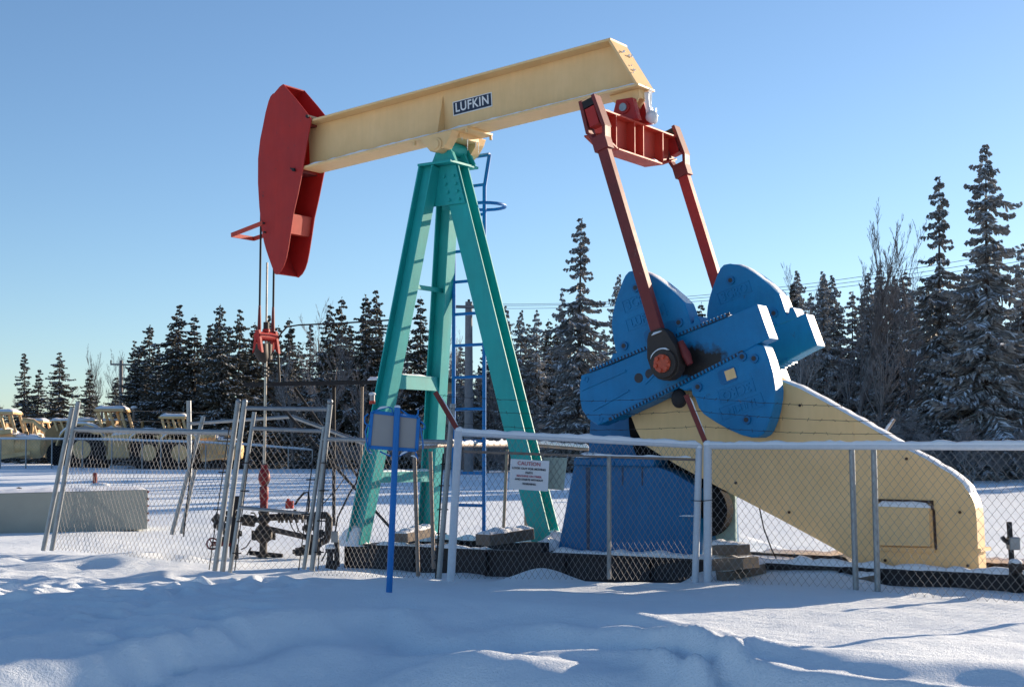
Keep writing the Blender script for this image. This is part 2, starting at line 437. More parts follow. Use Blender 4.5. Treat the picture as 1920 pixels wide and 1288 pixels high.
# front arc plate between cheeks
arc = hp[14:]+hp[:1]
for a, b in zip(arc[:-1], arc[1:]):
    a = Vector(a); b = Vector(b); d = (b-a).normalized(); nn = Vector((d.y, -d.x))*.02
    mb.prism([tuple(a), tuple(b), tuple(b+nn), tuple(a+nn)], -HW+.016, HW-.016)
head = mb.build('horse_head', M['red'], PJ, .003)
mb = MB()
q = UZ([(552, 398), (546, 437), (541, 436), (547, 397)], -HW)
cu_, cz_ = U(549, 400, -HW); lu, lz = U(544, 437, -HW)
mb.prism([(cu_-.03, cz_), (lu-.03, lz), (lu-.17, lz+.01), (cu_-.17, cz_+.01)], -HW+.017, HW-.017)
mb.build('cross_box', M['redlit'], head, .003)
mb = MB()
for k, (px, py) in enumerate([(556, 318), (575, 231)]):
    u, z = U(px+2, py, -HW); mb.box((u-.25, -HW+.017, z-.02), (u-.02, HW-.017, z+.01))
mb.build('inner_plate', M['maroon'], head)
mb = MB()
for px, py in [(578, 219), (552, 319), (496, 419), (498, 436)]:
    u, z = U(px, py, -HW); r = .022 if py < 400 else .012
    mb.cyl((u, -HW-.03, z), (u, HW+.03, z), r, 10)
u, z = U(552, 319, -HW); mb.tube([(u-.05, -HW-.02, z+.025), (u+.03, -HW-.02, z-.02)], .01, 6)
mb.build('bolt', M['dark'], head)
# catcher bracket
A = P(493, 418, -HW); B_ = P(434, 441, -HW); 
B_ = Vector((A.x-.45, -HW, P(434, 441, -HW).z)); B_ = P(434, 441, -HW)
Cc = Vector((B_.x, HW, B_.z+.0)); D_ = Vector((A.x+.02, HW, A.z-.02))
mb = MB(); mb.beam(A, B_, .02, .055); mb.beam(B_, Cc, .02, .055); mb.beam(Cc, D_, .02, .055)
mb.build('catcher_bracket', M['redlit'], head)
# --- bridle cables and carrier bar
au = min(p[0] for p in hp)
hu0 = au-.012
bz = U(500, 612, -.12)[1]
for v in (-.125, .125):
    mb = MB(); top = [Vector((p[0]-.012, v, p[1])) for p in hp[28:19:-1][::-1]]
    pts = [p for p in reversed([Vector((q[0]-.012, v, q[1])) for q in hp[21:29]])][::-1]
    pts = [Vector((hu0, v, bz))]+pts
    mb.tube(pts, .014, 8); mb.build('bridle_cable', M['dark'], PJ, 0, True)
    mb = MB(); mb.tube([(hu0, v, bz+.28), (hu0, v, bz-.02)], [.016, .026], 10); mb.tube([(hu0, v, bz+.0), (hu0, v, bz-.1)], .024, 10); mb.build('cable_socket', M['maroon'], PJ, 0, True)
cbz = bz-.12
mb = MB(); mb.tube([(hu0, -.17, cbz), (hu0, .17, cbz)], .062, 14)
mb.tube([(hu0, 0, cbz+.06), (hu0, 0, cbz+.10)], .05, 12)
cb = mb.build('carrier_bar', M['red'], PJ, .004, True)
mb = MB()
for v in (-.16, .15):
    mb.prism([(hu0-.07, cbz-.22), (hu0-.02, cbz+.08), (hu0+.04, cbz+.08), (hu0+.10, cbz-.22), (hu0+.03, cbz-.16), (hu0+.01, cbz-.02), (hu0-.02, cbz-.17)], v-.02, v+.02)
mb.build('hanger_yoke', M['red'], cb, .003)
mb = MB(); mb.tube([(hu0, -.09, cbz-.10), (hu0, -.09, cbz-.2), (hu0+.01, -.05, cbz-.30), (hu0+.02, -.02, cbz-.33)], [.09, .095, .07, .03], 14)
mb.build('load_cell', M['iron'], cb, 0, True)
mb = MB(); mb.tube([(hu0, 0, cbz+.19), (hu0, 0, cbz-.02)], .038, 10); mb.tube([(hu0, .02, cbz-.10), (hu0, .02, cbz-.3)], .07, 12)
for k in range(3): mb.tube([(hu0, 0, cbz-.40-.05*k), (hu0, 0, cbz-.42-.05*k)], .045, 10)
mb.build('rod_clamp', M['iron'], cb, 0, True)
mb = MB(); rz = U(500, 869, 0)[1]
mb.tube([(hu0, 0, U(505, 492, 0)[1]), (hu0, 0, cbz)], .013, 10); mb.tube([(hu0, 0, cbz), (hu0, 0, rz)], .018, 10)
mb.build('polished_rod', plain('polished_steel', (.45, .40, .36), .3, .8), PJ, 0, True)
# lead from the load cell to the post
mb = MB(); q = [P(520, 640, .18), P(527, 625, .18), P(538, 613, .2), P(560, 609.5, .2), P(640, 606, .1), P(735, 600, -.1), P(797, 597, 0)]
mb.tube(q, .011, 6); mb.build('load_cell_cable', M['dark'], PJ, 0, True)
mb = MB(); mb.tube([P(521, 655, .2), P(524, 716, .2)], .016, 8); mb.build('guide_rod', M['iron'], PJ, 0, True)
# --- samson post
TOPZ = U(800, 313, -.2)[1]
def Hbeam(mb, a, b, w, d, tt=.018, mode='v', tw=.016):
    """w = flange width, d = depth between flanges. mode v: flanges face +-v ; mode u: flanges face +-u"""
    a = Vector(a); b = Vector(b); ax = (b-a).normalized()
    uu = Vector((1, 0, 0)); uu = (uu-ax*uu.dot(ax)).normalized(); vv = Vector((0, 1, 0)); vv = (vv-ax*vv.dot(ax)-uu*vv.dot(uu)).normalized()
    if mode == 'v':
        for sg in (-1, 1): mb.beam(a+vv*(sg*(d-tt)/2), b+vv*(sg*(d-tt)/2), w, tt, uu)
        mb.beam(a, b, tw, d-2*tt-.001, uu)
    else:
        for sg in (-1, 1): mb.beam(a+uu*(sg*(w-tt)/2), b+uu*(sg*(w-tt)/2), tt, d, uu)
        mb.beam(a, b, w-2*tt-.001, tw, uu)
def legpt(px, py, v): u, z = U(px, py, v); return Vector((u, v, z))
baseZ = .15
a = legpt(806, 313, -.19); b_ = legpt(673, 1004, -.66)
lg1 = MB(); dd = (a-b_); b2 = b_+dd*((baseZ-b_.z)/dd.z); a2 = b_+dd*((TOPZ-b_.z)/dd.z)
Hbeam(lg1, b2, a2, .215, .17, .02, 'u'); lg1.build('leg', M['teal'], PJ, .003, label='near front teal leg ending at the skid end')
FL1 = (b2.copy(), a2.copy())
a = Vector((a2.x, .19, TOPZ)); b3 = Vector((b2.x, .66, baseZ))
lg2 = MB(); Hbeam(lg2, b3, a, .215, .17, .02, 'u'); lg2.build('leg', M['teal'], PJ, .003)
FL2 = (b3.copy(), a.copy())
pr = legpt(848, 340, -.11); pr2 = legpt(1012, 1003, -.11); dd = pr2-pr
b4 = pr+dd*((baseZ-pr.z)/dd.z); a4 = pr+dd*((TOPZ-.02-pr.z)/dd.z); b4.y = 0; a4.y = 0
lg3 = MB(); Hbeam(lg3, b4, a4, .265, .215, .02, 'v'); lg3.build('leg', M['teal'], PJ, .003, label='wide teal rear leg leaning toward the cranks')
RL = (b4.copy(), a4.copy())
def lerpz(seg, z): a, b = seg; return a.lerp(b, (z-a.z)/(b.z-a.z))
# gussets with bolts
gz = U(830, 386, -.125)[1]
for v, sg in ((-.128, -1), (.128, 1)):
    mb = MB(); p1 = lerpz(FL1, TOPZ); q1 = lerpz(FL1, gz); p2 = lerpz(RL, TOPZ); q2 = lerpz(RL, gz)
    mb.prism([(p1.x-.02, TOPZ-.002), (q1.x+.02, gz), (q2.x+.12, gz), (p2.x+.12, TOPZ-.002)], v-.008*1, v+.008)
    gs = mb.build('gusset_plate', M['teal'], PJ)
    mb = MB()
    for px, py in [(834.5, 332), (837, 346), (841, 361), (844, 376), (852, 330), (856, 345), (859, 359), (862.5, 374)]:
        u, z = U(px, py, -.128)
        mb.tube([(u, v, z), (u, v+sg*.035, z)], .018, 8)
    mb.build('bolt', M['teal'], gs)
# cross members between the two front legs
def cross(py, h, snow=True, y2=None):
    z = U(760, py, 0)[1]; p = lerpz(FL1, z); q = lerpz(FL2, z)
    mb = MB(); mb.beam(p+Vector((0, .03, 0)), q-Vector((0, .03, 0)), .16, .015, (1, 0, 0))
    mb.beam(p+Vector((.07, .03, -h/2)), q+Vector((.07, -.03, -h/2)), .014, h, (1, 0, 0))
    o = mb.build('cross_member', M['teal'], PJ)
    if snow:
        mb = MB(); lumps(mb, [p+Vector((0, .1, .008)), q+Vector((0, -.1, .008))], .14, .025, .05, 3, None, .5); mb.build('snow', M['snowcap'], o, 0, True)
cross(707, .16); cross(885, .12)
z = U(790, 541, 0)[1]; p = lerpz(FL1, z); q = lerpz(FL2, z); mb = MB(); mb.beam(p, q, .05, .05); mb.build('cross_member', M['teal'], PJ)
# top cap and saddle bearing
mb = MB(); ut0 = lerpz(FL1, TOPZ).x-.12; ut1 = lerpz(RL, TOPZ).x+.16
mb.box((ut0, -.28, TOPZ), (ut1, .28, TOPZ+.03))
SC = U(851, 281, 0); su, sz = SC
for v in (-.2, .2):
    mb.prism([(su-.17, TOPZ+.03), (su-.07, sz+.02), (su+.08, sz+.02), (su+.18, TOPZ+.03)], v-.015, v+.015)
mb.prism([(su-.14, TOPZ+.03), (su-.06, sz), (su+.06, sz), (su+.14, TOPZ+.03)], -.14, -.10); mb.prism([(su-.14, TOPZ+.03), (su-.06, sz), (su+.06, sz), (su+.14, TOPZ+.03)], .10, .14)
mb.cyl((su, -.16, sz), (su, .16, sz), .085, 20)
mb.build('post_cap', M['teal'], PJ, .004)
mb = MB()
ss, sh = (Vector((su, sz))-BL).dot(bd), (Vector((su, sz))-BL).dot(bn)
q = [bp(ss-.42, -.0, 0), bp(ss+.40, -.0, 0), bp(ss+.40, -.03, 0), bp(ss-.42, -.03, 0)]
mb.prism([(a.x, a.z) for a in q], -.26, .26)
q = [bp(ss-.24, -.03, 0), bp(ss+.24, -.03, 0), bp(ss+.20, -.11, 0), bp(ss+.10, sh-.06, 0), bp(ss-.10, sh-.06, 0), bp(ss-.20, -.10, 0)]
for v0, v1 in ((-.34, -.19), (.19, .34)): mb.prism([(a.x, a.z) for a in q], v0, v1)
q = [bp(ss-.2, -.03, 0), bp(ss+.24, -.03, 0), bp(ss+.24, -.10, 0), bp(ss-.2, -.08, 0)]; mb.prism([(a.x, a.z) for a in q], -.189, .189)
mb.cyl((su, -.36, sz), (su, -.19, sz), .085, 22); mb.cyl((su, .19, sz), (su, .36, sz), .085, 22)
mb.cyl((su, -.372, sz), (su, -.36, sz), .058, 20)
for s in (-.40, .38):
    for v in (-.24, .24):
        a = bp(ss+s, -.03, v); b = bp(ss+s, -.08, v); mb.tube([a, b], .018, 8)
mb.build('saddle_bearing', M['yellow'], PJ, .004)
mb = MB()
for i in (0, 2, 5, 6): icicle(mb, bp(ss+.24, -.09, -.15+.055*i), random.uniform(.03, .16), .006)
mb.build('icicle', M['ice'], PJ, 0, True)
# --- equalizer
PV = .875
et = U(1105, 186, -PV)
ue = U(1128, 205, -PV+.10)[0]
zt = U(1128, 205, -PV+.10)[1]; zb = zt-.37
eu_ = ue-.08
mb = MB()
def vz(poly, a, b): mb.prism(poly, a, b, 'u')
L0 = PV-.06
vz([(-L0, zt-.02), (-L0, zt-.26), (-.50, zb), (.50, zb), (L0, zt-.26), (L0, zt-.02)], eu_-.008, eu_+.008)
mb.box((eu_-.115, -L0, zt-.02), (eu_+.115, L0, zt))
mb.box((eu_-.12, -.49, zb-.02), (eu_+.12, .49, zb))
for sg in (-1, 1):
    a = Vector((eu_, sg*.49, zb-.01)); b = Vector((eu_, sg*L0, zt-.27)); mb.beam(a, b, .23, .018, (1, 0, 0))
for v in (-.52, -.13, .06, .50):
    mb.box((eu_-.11, v-.008, zb), (eu_+.11, v+.008, zt-.02))
eq = mb.build('equalizer_beam', M['redlit'], PJ, .003)
mb = MB(); lumps(mb, [(eu_+.02, -.7, zt), (eu_+.02, -.2, zt)], .17, .02, .05, 5, (1, 0, 0), .8); lumps(mb, [(eu_+.02, .2, zt), (eu_+.02, .78, zt)], .17, .02, .05, 6, (1, 0, 0), .8)
lumps(mb, [(eu_+.07, .3, zb), (eu_+.07, .48, zb)], .08, .03, .03, 6, (1, 0, 0), .5)
mb.build('snow', M['snowcap'], eq, 0, True)
# equalizer bearing below the beam tail
bs_ = (Vector((eu_, zt))-BL).dot(bd)
gapz = bp(bs_, 0, 0).z
mb = MB(); ez = zt+(gapz-zt)*.42
mb.prism([(eu_-.17, zt+.001), (eu_-.10, ez+.10), (eu_+.10, ez+.10), (eu_+.17, zt+.001)], -.17, -.08)
mb.prism([(eu_-.17, zt+.001), (eu_-.10, ez+.10), (eu_+.10, ez+.10), (eu_+.17, zt+.001)], .08, .17)
mb.cyl((eu_, -.19, ez), (eu_, .19, ez), .07, 20)
eb = mb.build('equalizer_bearing', M['red'], PJ, .004)
mb = MB(); mb.cyl((eu_, -.205, ez), (eu_, -.19, ez), .045, 20); mb.build('bearing_cap', M['galv'], eb)
mb = MB(); q = [bp(bs_-.22, -.001, 0), bp(bs_+.16, -.001, 0), bp(bs_+.15, -.10, 0), bp(bs_+.07, -.19, 0), bp(bs_-.05, -.19, 0), bp(bs_-.20, -.06, 0)]
mb.prism([(a.x, a.z) for a in q], -.075, -.045); mb.prism([(a.x, a.z) for a in q], .045, .075); mb.prism([(a.x, a.z) for a in q[:3]+q[5:]], -.045, .045)
mb.build('tail_bracket', M['yellow'], PJ, .004)
mb = MB(); mb.ball((eu_+.22, .05, zt+.06), .07, 12, 8); mb.ball((eu_+.2, .12, zt+.04), .05, 10, 6)
for k in range(3): icicle(mb, (eu_+.2+.02*k, .04+.04*k, zt+.17), random.uniform(.12, .22), .008)
mb.beam((eu_+.19, .06, zt+.02), (eu_+.16, .06, zt+.34), .05, .05)
mb.build('ice_lump', M['ice'], PJ, 0, True)
# --- pitman arms
wp = U(1247, 682, -.93)
ptop = U(1105, 186, -PV)
for sg in (-1, 1):
    T = Vector((ptop[0], sg*PV, ptop[1])); Bt = Vector((wp[0], sg*PV, wp[1])); d = (T-Bt).normalized()
    s2 = Vector((d.z, 0, -d.x))
    L = (T-Bt).length
    mb = MB(); a = Bt+d*.25; b = Bt+d*(L-.48)
    mb.beam(a, b, .122, .09, s2)
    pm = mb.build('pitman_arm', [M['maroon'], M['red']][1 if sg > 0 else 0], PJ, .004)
    # forked head
    mb = MB()
    for k in (-1, 1):
        o = s2*(k*.085)
        mb.beam(Bt+d*(L-.50)+s2*(k*.06), Bt+d*(L-.36)+o*1.2, .035, .12, s2)
        mb.beam(Bt+d*(L-.37)+o*1.2, T+o*.95, .04, .14, s2)
    mb.beam(Bt+d*(L-.60), Bt+d*(L-.44), .17, .13, s2)
    mb.build('pitman_fork', M['maroon'], pm, .004)
    mb = MB(); mb.beam(T-d*.02, T-d*.10, .14, .13, s2); mb.build('retainer_block', M['dark'], pm, .004)
    mb = MB(); mb.beam(T-d*.11, T-d*.32, .12, .12, s2)
    mb.build('wedge_block', M['red'], pm, .004)
    # wrist end
    mb = MB(); wv = sg
    sec = [(-.165, -.0), (-.17, .12), (-.11, .30), (-.07, .36), (.07, .36), (.12, .30), (.17, .12), (.165, 0)]
    pts = []
    for (x, y) in sec: q = Bt+s2*x+d*y; pts.append((q.x, q.z))
    for i in range(9):
        an = math.pi*(i+0)/8; q = Bt+s2*(.165*math.cos(an))-d*(.165*math.sin(an)+.002); pts.append((q.x, q.z))
    y0, y1 = sorted((sg*.80, sg*.945)); mb.prism(pts, y0, y1)
    mb.cyl((Bt.x, sg*.70, Bt.z), (Bt.x, sg*.80, Bt.z), .10, 24)
    mb.cyl((Bt.x, sg*.945, Bt.z), (Bt.x, sg*.985, Bt.z), .145, 28)
    wb = mb.build('wrist_bearing', M['iron'], pm, .006)
    mb = MB(); mb.cyl((Bt.x, sg*.985, Bt.z), (Bt.x, sg*1.0, Bt.z), .095, 12)
    for k in range(6):
        an = k*math.pi/3+.3; mb.cyl((Bt.x+.07*math.cos(an), sg*1.0, Bt.z+.07*math.sin(an)), (Bt.x+.07*math.cos(an), sg*1.02, Bt.z+.07*math.sin(an)), .024, 6)
    mb.build('castle_nut', M['orange'], pm, .003)
    if sg < 0:
        mb = MB(); q = Bt+d*.155; lumps(mb, [Bt+s2*(.148*math.sin(a_))+d*(.148*math.cos(a_))+Vector((0, -.09, 0)) for a_ in [-.9+.2*i for i in range(9)]], .04, .016, .02, 3, (0, 1, 0), .3)
        q = Bt+d*.262; lumps(mb, [q+s2*(-.06)+Vector((0, -.06, .06)), q+s2*.06+Vector((0, -.06, .06))], .05, .022, .02, 4, (0, 1, 0), .3)
        mb.build('snow', M['snowcap'], pm, 0, True)
        mb = MB(); q = Bt+s2*.19-d*.0
        mb.tube([q+d*.17+Vector((0, .03, 0)), q+d*.02+s2*.02+Vector((0, .03, 0)), q-d*.08+s2*.03+Vector((0, .03, 0))], [.035, .05, .035], 10); mb.build('oil_cup', M['maroon'], pm, 0, True)
# --- cranks
def z3(x, y): return (1060+x/3.577, 480+y/3.577)
CV = -.70
armpx = [z3(*p) for p in [(105, 800), (310, 727), (560, 620), (760, 540), (940, 468), (1120, 393), (1285, 320), (1345, 490), (1368, 552), (1285, 592), (1000, 752), (760, 882), (560, 985), (420, 1048), (300, 1100), (215, 1135), (150, 1090), (110, 1030), (97, 960), (94, 880)]]
arm = UZ(armpx, CV)
up_near = [z3(*p) for p in [(300, 725), (318, 655), (345, 650), (338, 628), (325, 560), (312, 460), (318, 400), (330, 340), (350, 270), (370, 215), (388, 165), (405, 130), (428, 105), (470, 97), (520, 106), (570, 125), (640, 170), (690, 210), (740, 252), (800, 312), (818, 360), (833, 410), (848, 455), (862, 448), (866, 405), (890, 402), (920, 470), (915, 482), (760, 545), (560, 625)]]
lo_near = [z3(*p) for p in [(755, 880), (1000, 748), (1285, 590), (1330, 600), (1345, 635), (1365, 690), (1390, 778), (1400, 840), (1408, 900), (1405, 960), (1390, 1040), (1370, 1110), (1345, 1170), (1322, 1200), (1290, 1216), (1250, 1218), (1180, 1200), (1100, 1165), (1010, 1115), (930, 1062), (895, 1020), (872, 955), (850, 930), (845, 890), (805, 905)]]
def z3b(x, y): return (1290+x/4.953, 480+y/4.953)
upn = UZ(up_near, CV); lon = UZ(lo_near, CV)
ad = (Vector(arm[6])-Vector(arm[0])).normalized()
# slide of the far weights outward along the arm, from the photograph
ftop = Vector(U(*z3b(405, 115), .47)); ntop = Vector(upn[13]); slide = (ftop-ntop).dot(ad)
def shift(poly, k): return [(p[0]+ad.x*k, p[1]+ad.y*k) for p in poly]
grease = paint('greasy_blue_paint', (.002, .215, .48), (.004, .155, .35), (.03, .05, .07), .64, .72, .42, bs=.35, bsc=45)
gn = grease.node_tree; gb = gn.nodes['Principled BSDF']
src = gb.inputs['Base Color'].links[0].from_socket
tc = gn.nodes.new('ShaderNodeTexCoord'); mp = gn.nodes.new('ShaderNodeMapping')
gc = Vector((wp[0]+.20, -.7, wp[1]+.02)); mp.inputs['Location'].default_value = (-gc.x, 0, -gc.z); mp.vector_type = 'POINT'
gn.links.new(tc.outputs['Object'], mp.inputs[0])
m2 = gn.nodes.new('ShaderNodeVectorMath'); m2.operation = 'MULTIPLY'; m2.inputs[1].default_value = (1, 0, 2.2); gn.links.new(mp.outputs[0], m2.inputs[0])
ln = gn.nodes.new('ShaderNodeVectorMath'); ln.operation = 'LENGTH'; gn.links.new(m2.outputs[0], ln.inputs[0])
ad_ = gn.nodes.new('ShaderNodeMath'); ad_.operation = 'MULTIPLY_ADD'; gn.links.new(noi(gn, 7, 5, .65), ad_.inputs[0]); ad_.inputs[1].default_value = .55; gn.links.new(ln.outputs['Value'], ad_.inputs[2])
rr = gn.nodes.new('ShaderNodeMapRange'); rr.inputs[1].default_value = .56; rr.inputs[2].default_value = .70; gn.links.new(ad_.outputs[0], rr.inputs[0])
gn.links.new(mixc(gn, rr.outputs[0], (.018, .016, .016), src), gb.inputs['Base Color'])
def crank(v0, v1, face, k, near):
    mb = MB(); mb.prism(arm, v0, v1); 
    cr = mb.build('crank_arm', grease if near else M['blue'], PJ, .01)
    mb = MB()
    f0, f1 = (face-.012, face) if near else (face-.012, face)
    # rack teeth along both long edges
    for (i0, i1, sgn, r0, r1) in ((0, 6, 1, .06, .86), (15, 9, -1, .10, .92)):
        mb = MB()
        a = Vector(arm[i0]); b = Vector(arm[i1]); L = (b-a).length; d = (b-a)/L; nn = Vector((-d.y, d.x))
        if i0 == 15: nn = Vector((d.y, -d.x))
        if (nn.y > 0) != (sgn > 0): nn = -nn
        gq = [a+d*(L*(r0-.02))-nn*.012, a+d*(L*r1)-nn*.012, a+d*(L*r1)+nn*.022, a+d*(L*(r0-.02))+nn*.022]
        gm = MB(); gm.prism([tuple(p) for p in gq], v0-.014, v0-.0125+.0005); (gm.build('rack_gap_shade', M['navy'], cr) if near else None)  # flat dark strip behind the teeth, gap shade put into its colour
        n_ = int(L*(r1-r0)/.042)
        for j in range(n_):
            c = a+d*(L*r0+j*.042)+nn*(-.006)
            mb.prism([tuple(c), tuple(c+d*.026), tuple(c+d*.020+nn*.032), tuple(c+d*.006+nn*.032)], v0-.024, v1+.0)
        mb.build('rack_teeth', M['blue'], cr)
    mb = MB()   # raised ribs on the face
    for (a, b) in (((40, 905), (410, 775)), ((120, 1040), (430, 905)), ((470, 860), (600, 800))):
        a = Vector(U(*z3(a[0]+70, a[1]), CV)); b = Vector(U(*z3(*b), CV)); d = (b-a).normalized(); nn = Vector((-d.y, d.x))*.02
        mb.prism([tuple(a), tuple(b), tuple(b+nn), tuple(a+nn)], v0-.012, v0+.001)
    for (x, y) in ((142, 826), (238, 1094)):
        c = Vector(U(*z3(x, y), CV)); 
        for i in range(4):
            an = i*math.pi/2+.3; p = c+Vector((math.cos(an), math.sin(an)))*.035; q = c+Vector((math.cos(an+math.pi/2), math.sin(an+math.pi/2)))*.035
            d = (q-p).normalized(); nn = Vector((-d.y, d.x))*.008; mb.prism([tuple(p), tuple(q), tuple(q+nn), tuple(p+nn)], v0-.006, v0+.001)
    mb.build('cast_rib', M['blue'], cr)
    mb = MB()
    for (x, y) in ((492, 818), (565, 790)):
        c = U(*z3(x, y), CV); mb.cyl((c[0], v0-.004, c[1]), (c[0], v0+.02, c[1]), .05, 20)
    mb.build('crank_hole', M['black'], cr)
    if near:
        mb = MB(); c = U(*z3(748, 955), CV); mb.ball((c[0], v0+.05, c[1]), .085, 14, 10, (1, .8, 1.15)); mb.build('shaft_stub', M['dark'], cr, 0, True)
    w0, w1 = v0+.02, v1+.02
    out = []
    for poly, nm, fl in ((upn, 'upper', 0), (lon, 'lower', 1)):
        pl = shift(poly, k if fl == 0 else (0 if near else -.42))
        mb = MB(); mb.prism(pl, w0-.03, w1-.03 if near else w1)
        cw = mb.build('counterweight', M['blue'], cr, .018)
        # bolt bosses
        hs = [(478, 215), (768, 447), (400, 604)] if fl == 0 else [(1193, 676), (1272, 688), (896, 878), (1221, 1098)]
        mb = MB(); mh = MB(); kk = k if fl == 0 else (0 if near else -.42)
        for (x, y) in hs:
            c = Vector(U(*z3(x, y), CV))+ad*kk
            an = [i*math.pi/10 for i in range(20)]
            ring = [(c.x+.042*math.cos(t_), w0-.045, c.y+.042*math.sin(t_)) for t_ in an]
            mb.tube([(c.x, w0-.05, c.y), (c.x, w0-.029, c.y)], .045, 20)
            mh.tube([(c.x, w0-.054, c.y), (c.x, w0-.051, c.y)], .024, 14)
        mb.build('bolt_boss', M['dblue'], cw); mh.build('bolt_hole', M['black'], cw)
        # cast pocket
        c = Vector(U(*z3(*((640, 510) if fl == 0 else (1092, 802))), CV))+ad*kk
        if fl == 1 or near:
            mb = MB(); e = Vector((-ad.y, ad.x))
            a_, b_2 = (.10, .055) if fl else (.19, .05)
            pts = [tuple(c+ad*(a_*math.copysign(abs(math.cos(t_))**.4, math.cos(t_)))+e*((b_2+.02)*math.copysign(abs(math.sin(t_))**.4, math.sin(t_)))) for t_ in [i*math.pi/12 for i in range(24)]]
            mb.prism(pts, w0-.036, w0-.029); o = mb.build('cast_pocket', M['dblue'], cw)
            if fl:
                c2 = c+ad*.035; mb = MB(); mb.prism([tuple(c2+ad*i*.055+e*j*.05) for i, j in ((-1, -1), (1, -1), (1, 1), (-1, 1))], w0-.040, w0-.0365); mb.build('pocket_opening', M['yellow'], cw)
        # cast lettering in boxes
        rd = ad if fl == 0 else -ad; upd = Vector((-rd.y, rd.x))
        for txt, (x, y), sz_ in ((('3CRO', (500, 300), .13), ('LUFKIN', (545, 415), .12)) if fl == 0 else (('3CRO', (1150, 905), .13), ('LUFKIN', (1185, 1010), .10))):
            if fl == 0 and not near and txt == 'LUFKIN': continue
            c = Vector(U(*z3(x, y), CV))+ad*kk
            tl_ = textmesh(txt, sz_, .0035, M['blue'], 'cast_lettering', cw, (c.x, w0-.034, c.y), (rd.x, 0, rd.y), (upd.x, 0, upd.y), .002, .95)
            w_ = .20 if txt == '3CRO' else .24
            mb = MB(); hh_ = .065
            cs = [c+rd*(i*w_)+upd*(j*hh_) for i, j in ((-1, -1), (1, -1), (1, 1), (-1, 1))]
            for i in range(4):
                p, q = cs[i], cs[(i+1) % 4]; d = (q-p).normalized(); nn = Vector((-d.y, d.x))*.007
                mb.prism([tuple(p), tuple(q), tuple(q+nn), tuple(p+nn)], w0-.0345, w0-.029)
            mb.build('cast_border', M['blue'], cw)
    # crank shaft
    return cr
crank(-.70, -.48, -.70, 0, True)
crank(.47, .69, .47, slide, False)
# snow on cranks/weights tops
mb = MB()
for poly, i0, i1, v in ((upn, 13, 19, -.60), (shift(upn, slide), 13, 19, .58)):
    lumps(mb, [Vector((p[0], v, p[1])) for p in poly[i0:i1+1]], .17, .012, .05, 8, (0, 1, 0), .6)
mb.build('snow_on_counterweight', M['snowcap'], PJ, 0, True)
sh_c = U(*z3(760, 800), -.3)
shc = Vector(U(*z3(745, 700), -.7))
mb = MB(); mb.cyl((sh_c[0], -.48, sh_c[1]), (sh_c[0], .47, sh_c[1]), .12, 24); mb.build('crank_shaft', M['dark'], PJ)
# --- gear reducer on its pedestal
GN, GF = -.45, .17
mb = MB()
g1 = UZ([(1045, 1036), (1076, 872), (1222, 872), (1258, 884), (1296, 906), (1310, 916), (1316, 1046)], GN)
mb.prism(g1, GN, GF+.25)
ped = mb.build('reducer_pedestal', M['dblue'], PJ, .008)
mb = MB(); g2 = UZ([(1074, 872), (1076, 858), (1226, 860), (1226, 875)], GN-.06); mb.prism([g2[0], g2[1], g2[2], g2[3]], GN-.06, GF+.03)
u0 = U(1104, 858, -.02)[0]; u1 = U(1300, 858, -.02)[0]; z0 = U(1092, 858, GN)[1]
g3 = [(u0, z0), (u0+.03, z0+.42), (u0+.10, z0+.60), (sh_c[0]-.1, z0+.85), (sh_c[0]+.2, z0+.85), (u1-.1, z0+.45), (u1, z0)]
mb.prism(g3, -.04, .42)
mb.build('gear_reducer', M['dblue'], PJ, .015)
mb = MB()
for px in (1105, 1150, 1200):
    c = U(px, 868, GN-.06); mb.tube([(c[0], GN-.075, c[1]), (c[0], GN-.06, c[1])], .02, 6)
mb.build('bolt', M['dblue'], ped)
mb = MB()
for px, w in ((1103, .05), (1168, .02), (1205, .02)):
    c = U(px, 960, GN); z1_ = U(px, 876, GN)[1]; z2_ = U(px, 1036, GN)[1] if px == 1103 else U(px, 910, GN)[1]
    mb.prism([(c[0]-w/2, z1_), (c[0]+w/2, z1_), (c[0]+w*.3, z2_), (c[0]-w*.4, z2_)], GN-.004, GN+.0)
mb.build('stain', plain('oil_stained_blue', (.02, .05, .12), .5, 0, 10, .5), ped)
mb = MB(); u0 = g1[0][0]; zz = g1[0][1]; lumps(mb, [(u0+.05, -.54, .15), (u0+1.9, -.54, .15)], .17, .05, .06, 4, (0, 1, 0), .4)
lumps(mb, [(U(1292, 967, GN)[0]-.08, GN-.03, U(1292, 967, GN)[1]), (U(1292, 967, GN)[0]+.12, GN-.03, U(1292, 967, GN)[1])], .06, .02, .03, 2, (0, 1, 0), .3)
lumps(mb, [(U(1092, 866, GN)[0]-.02, GN-.0, U(1092, 857, GN)[1]), (U(1120, 866, GN)[0], GN-.0, U(1092, 857, GN)[1])], .2, .07, .03, 2, (0, 1, 0), .3)
mb.build('snow', M['snowcap'], ped, 0, True)
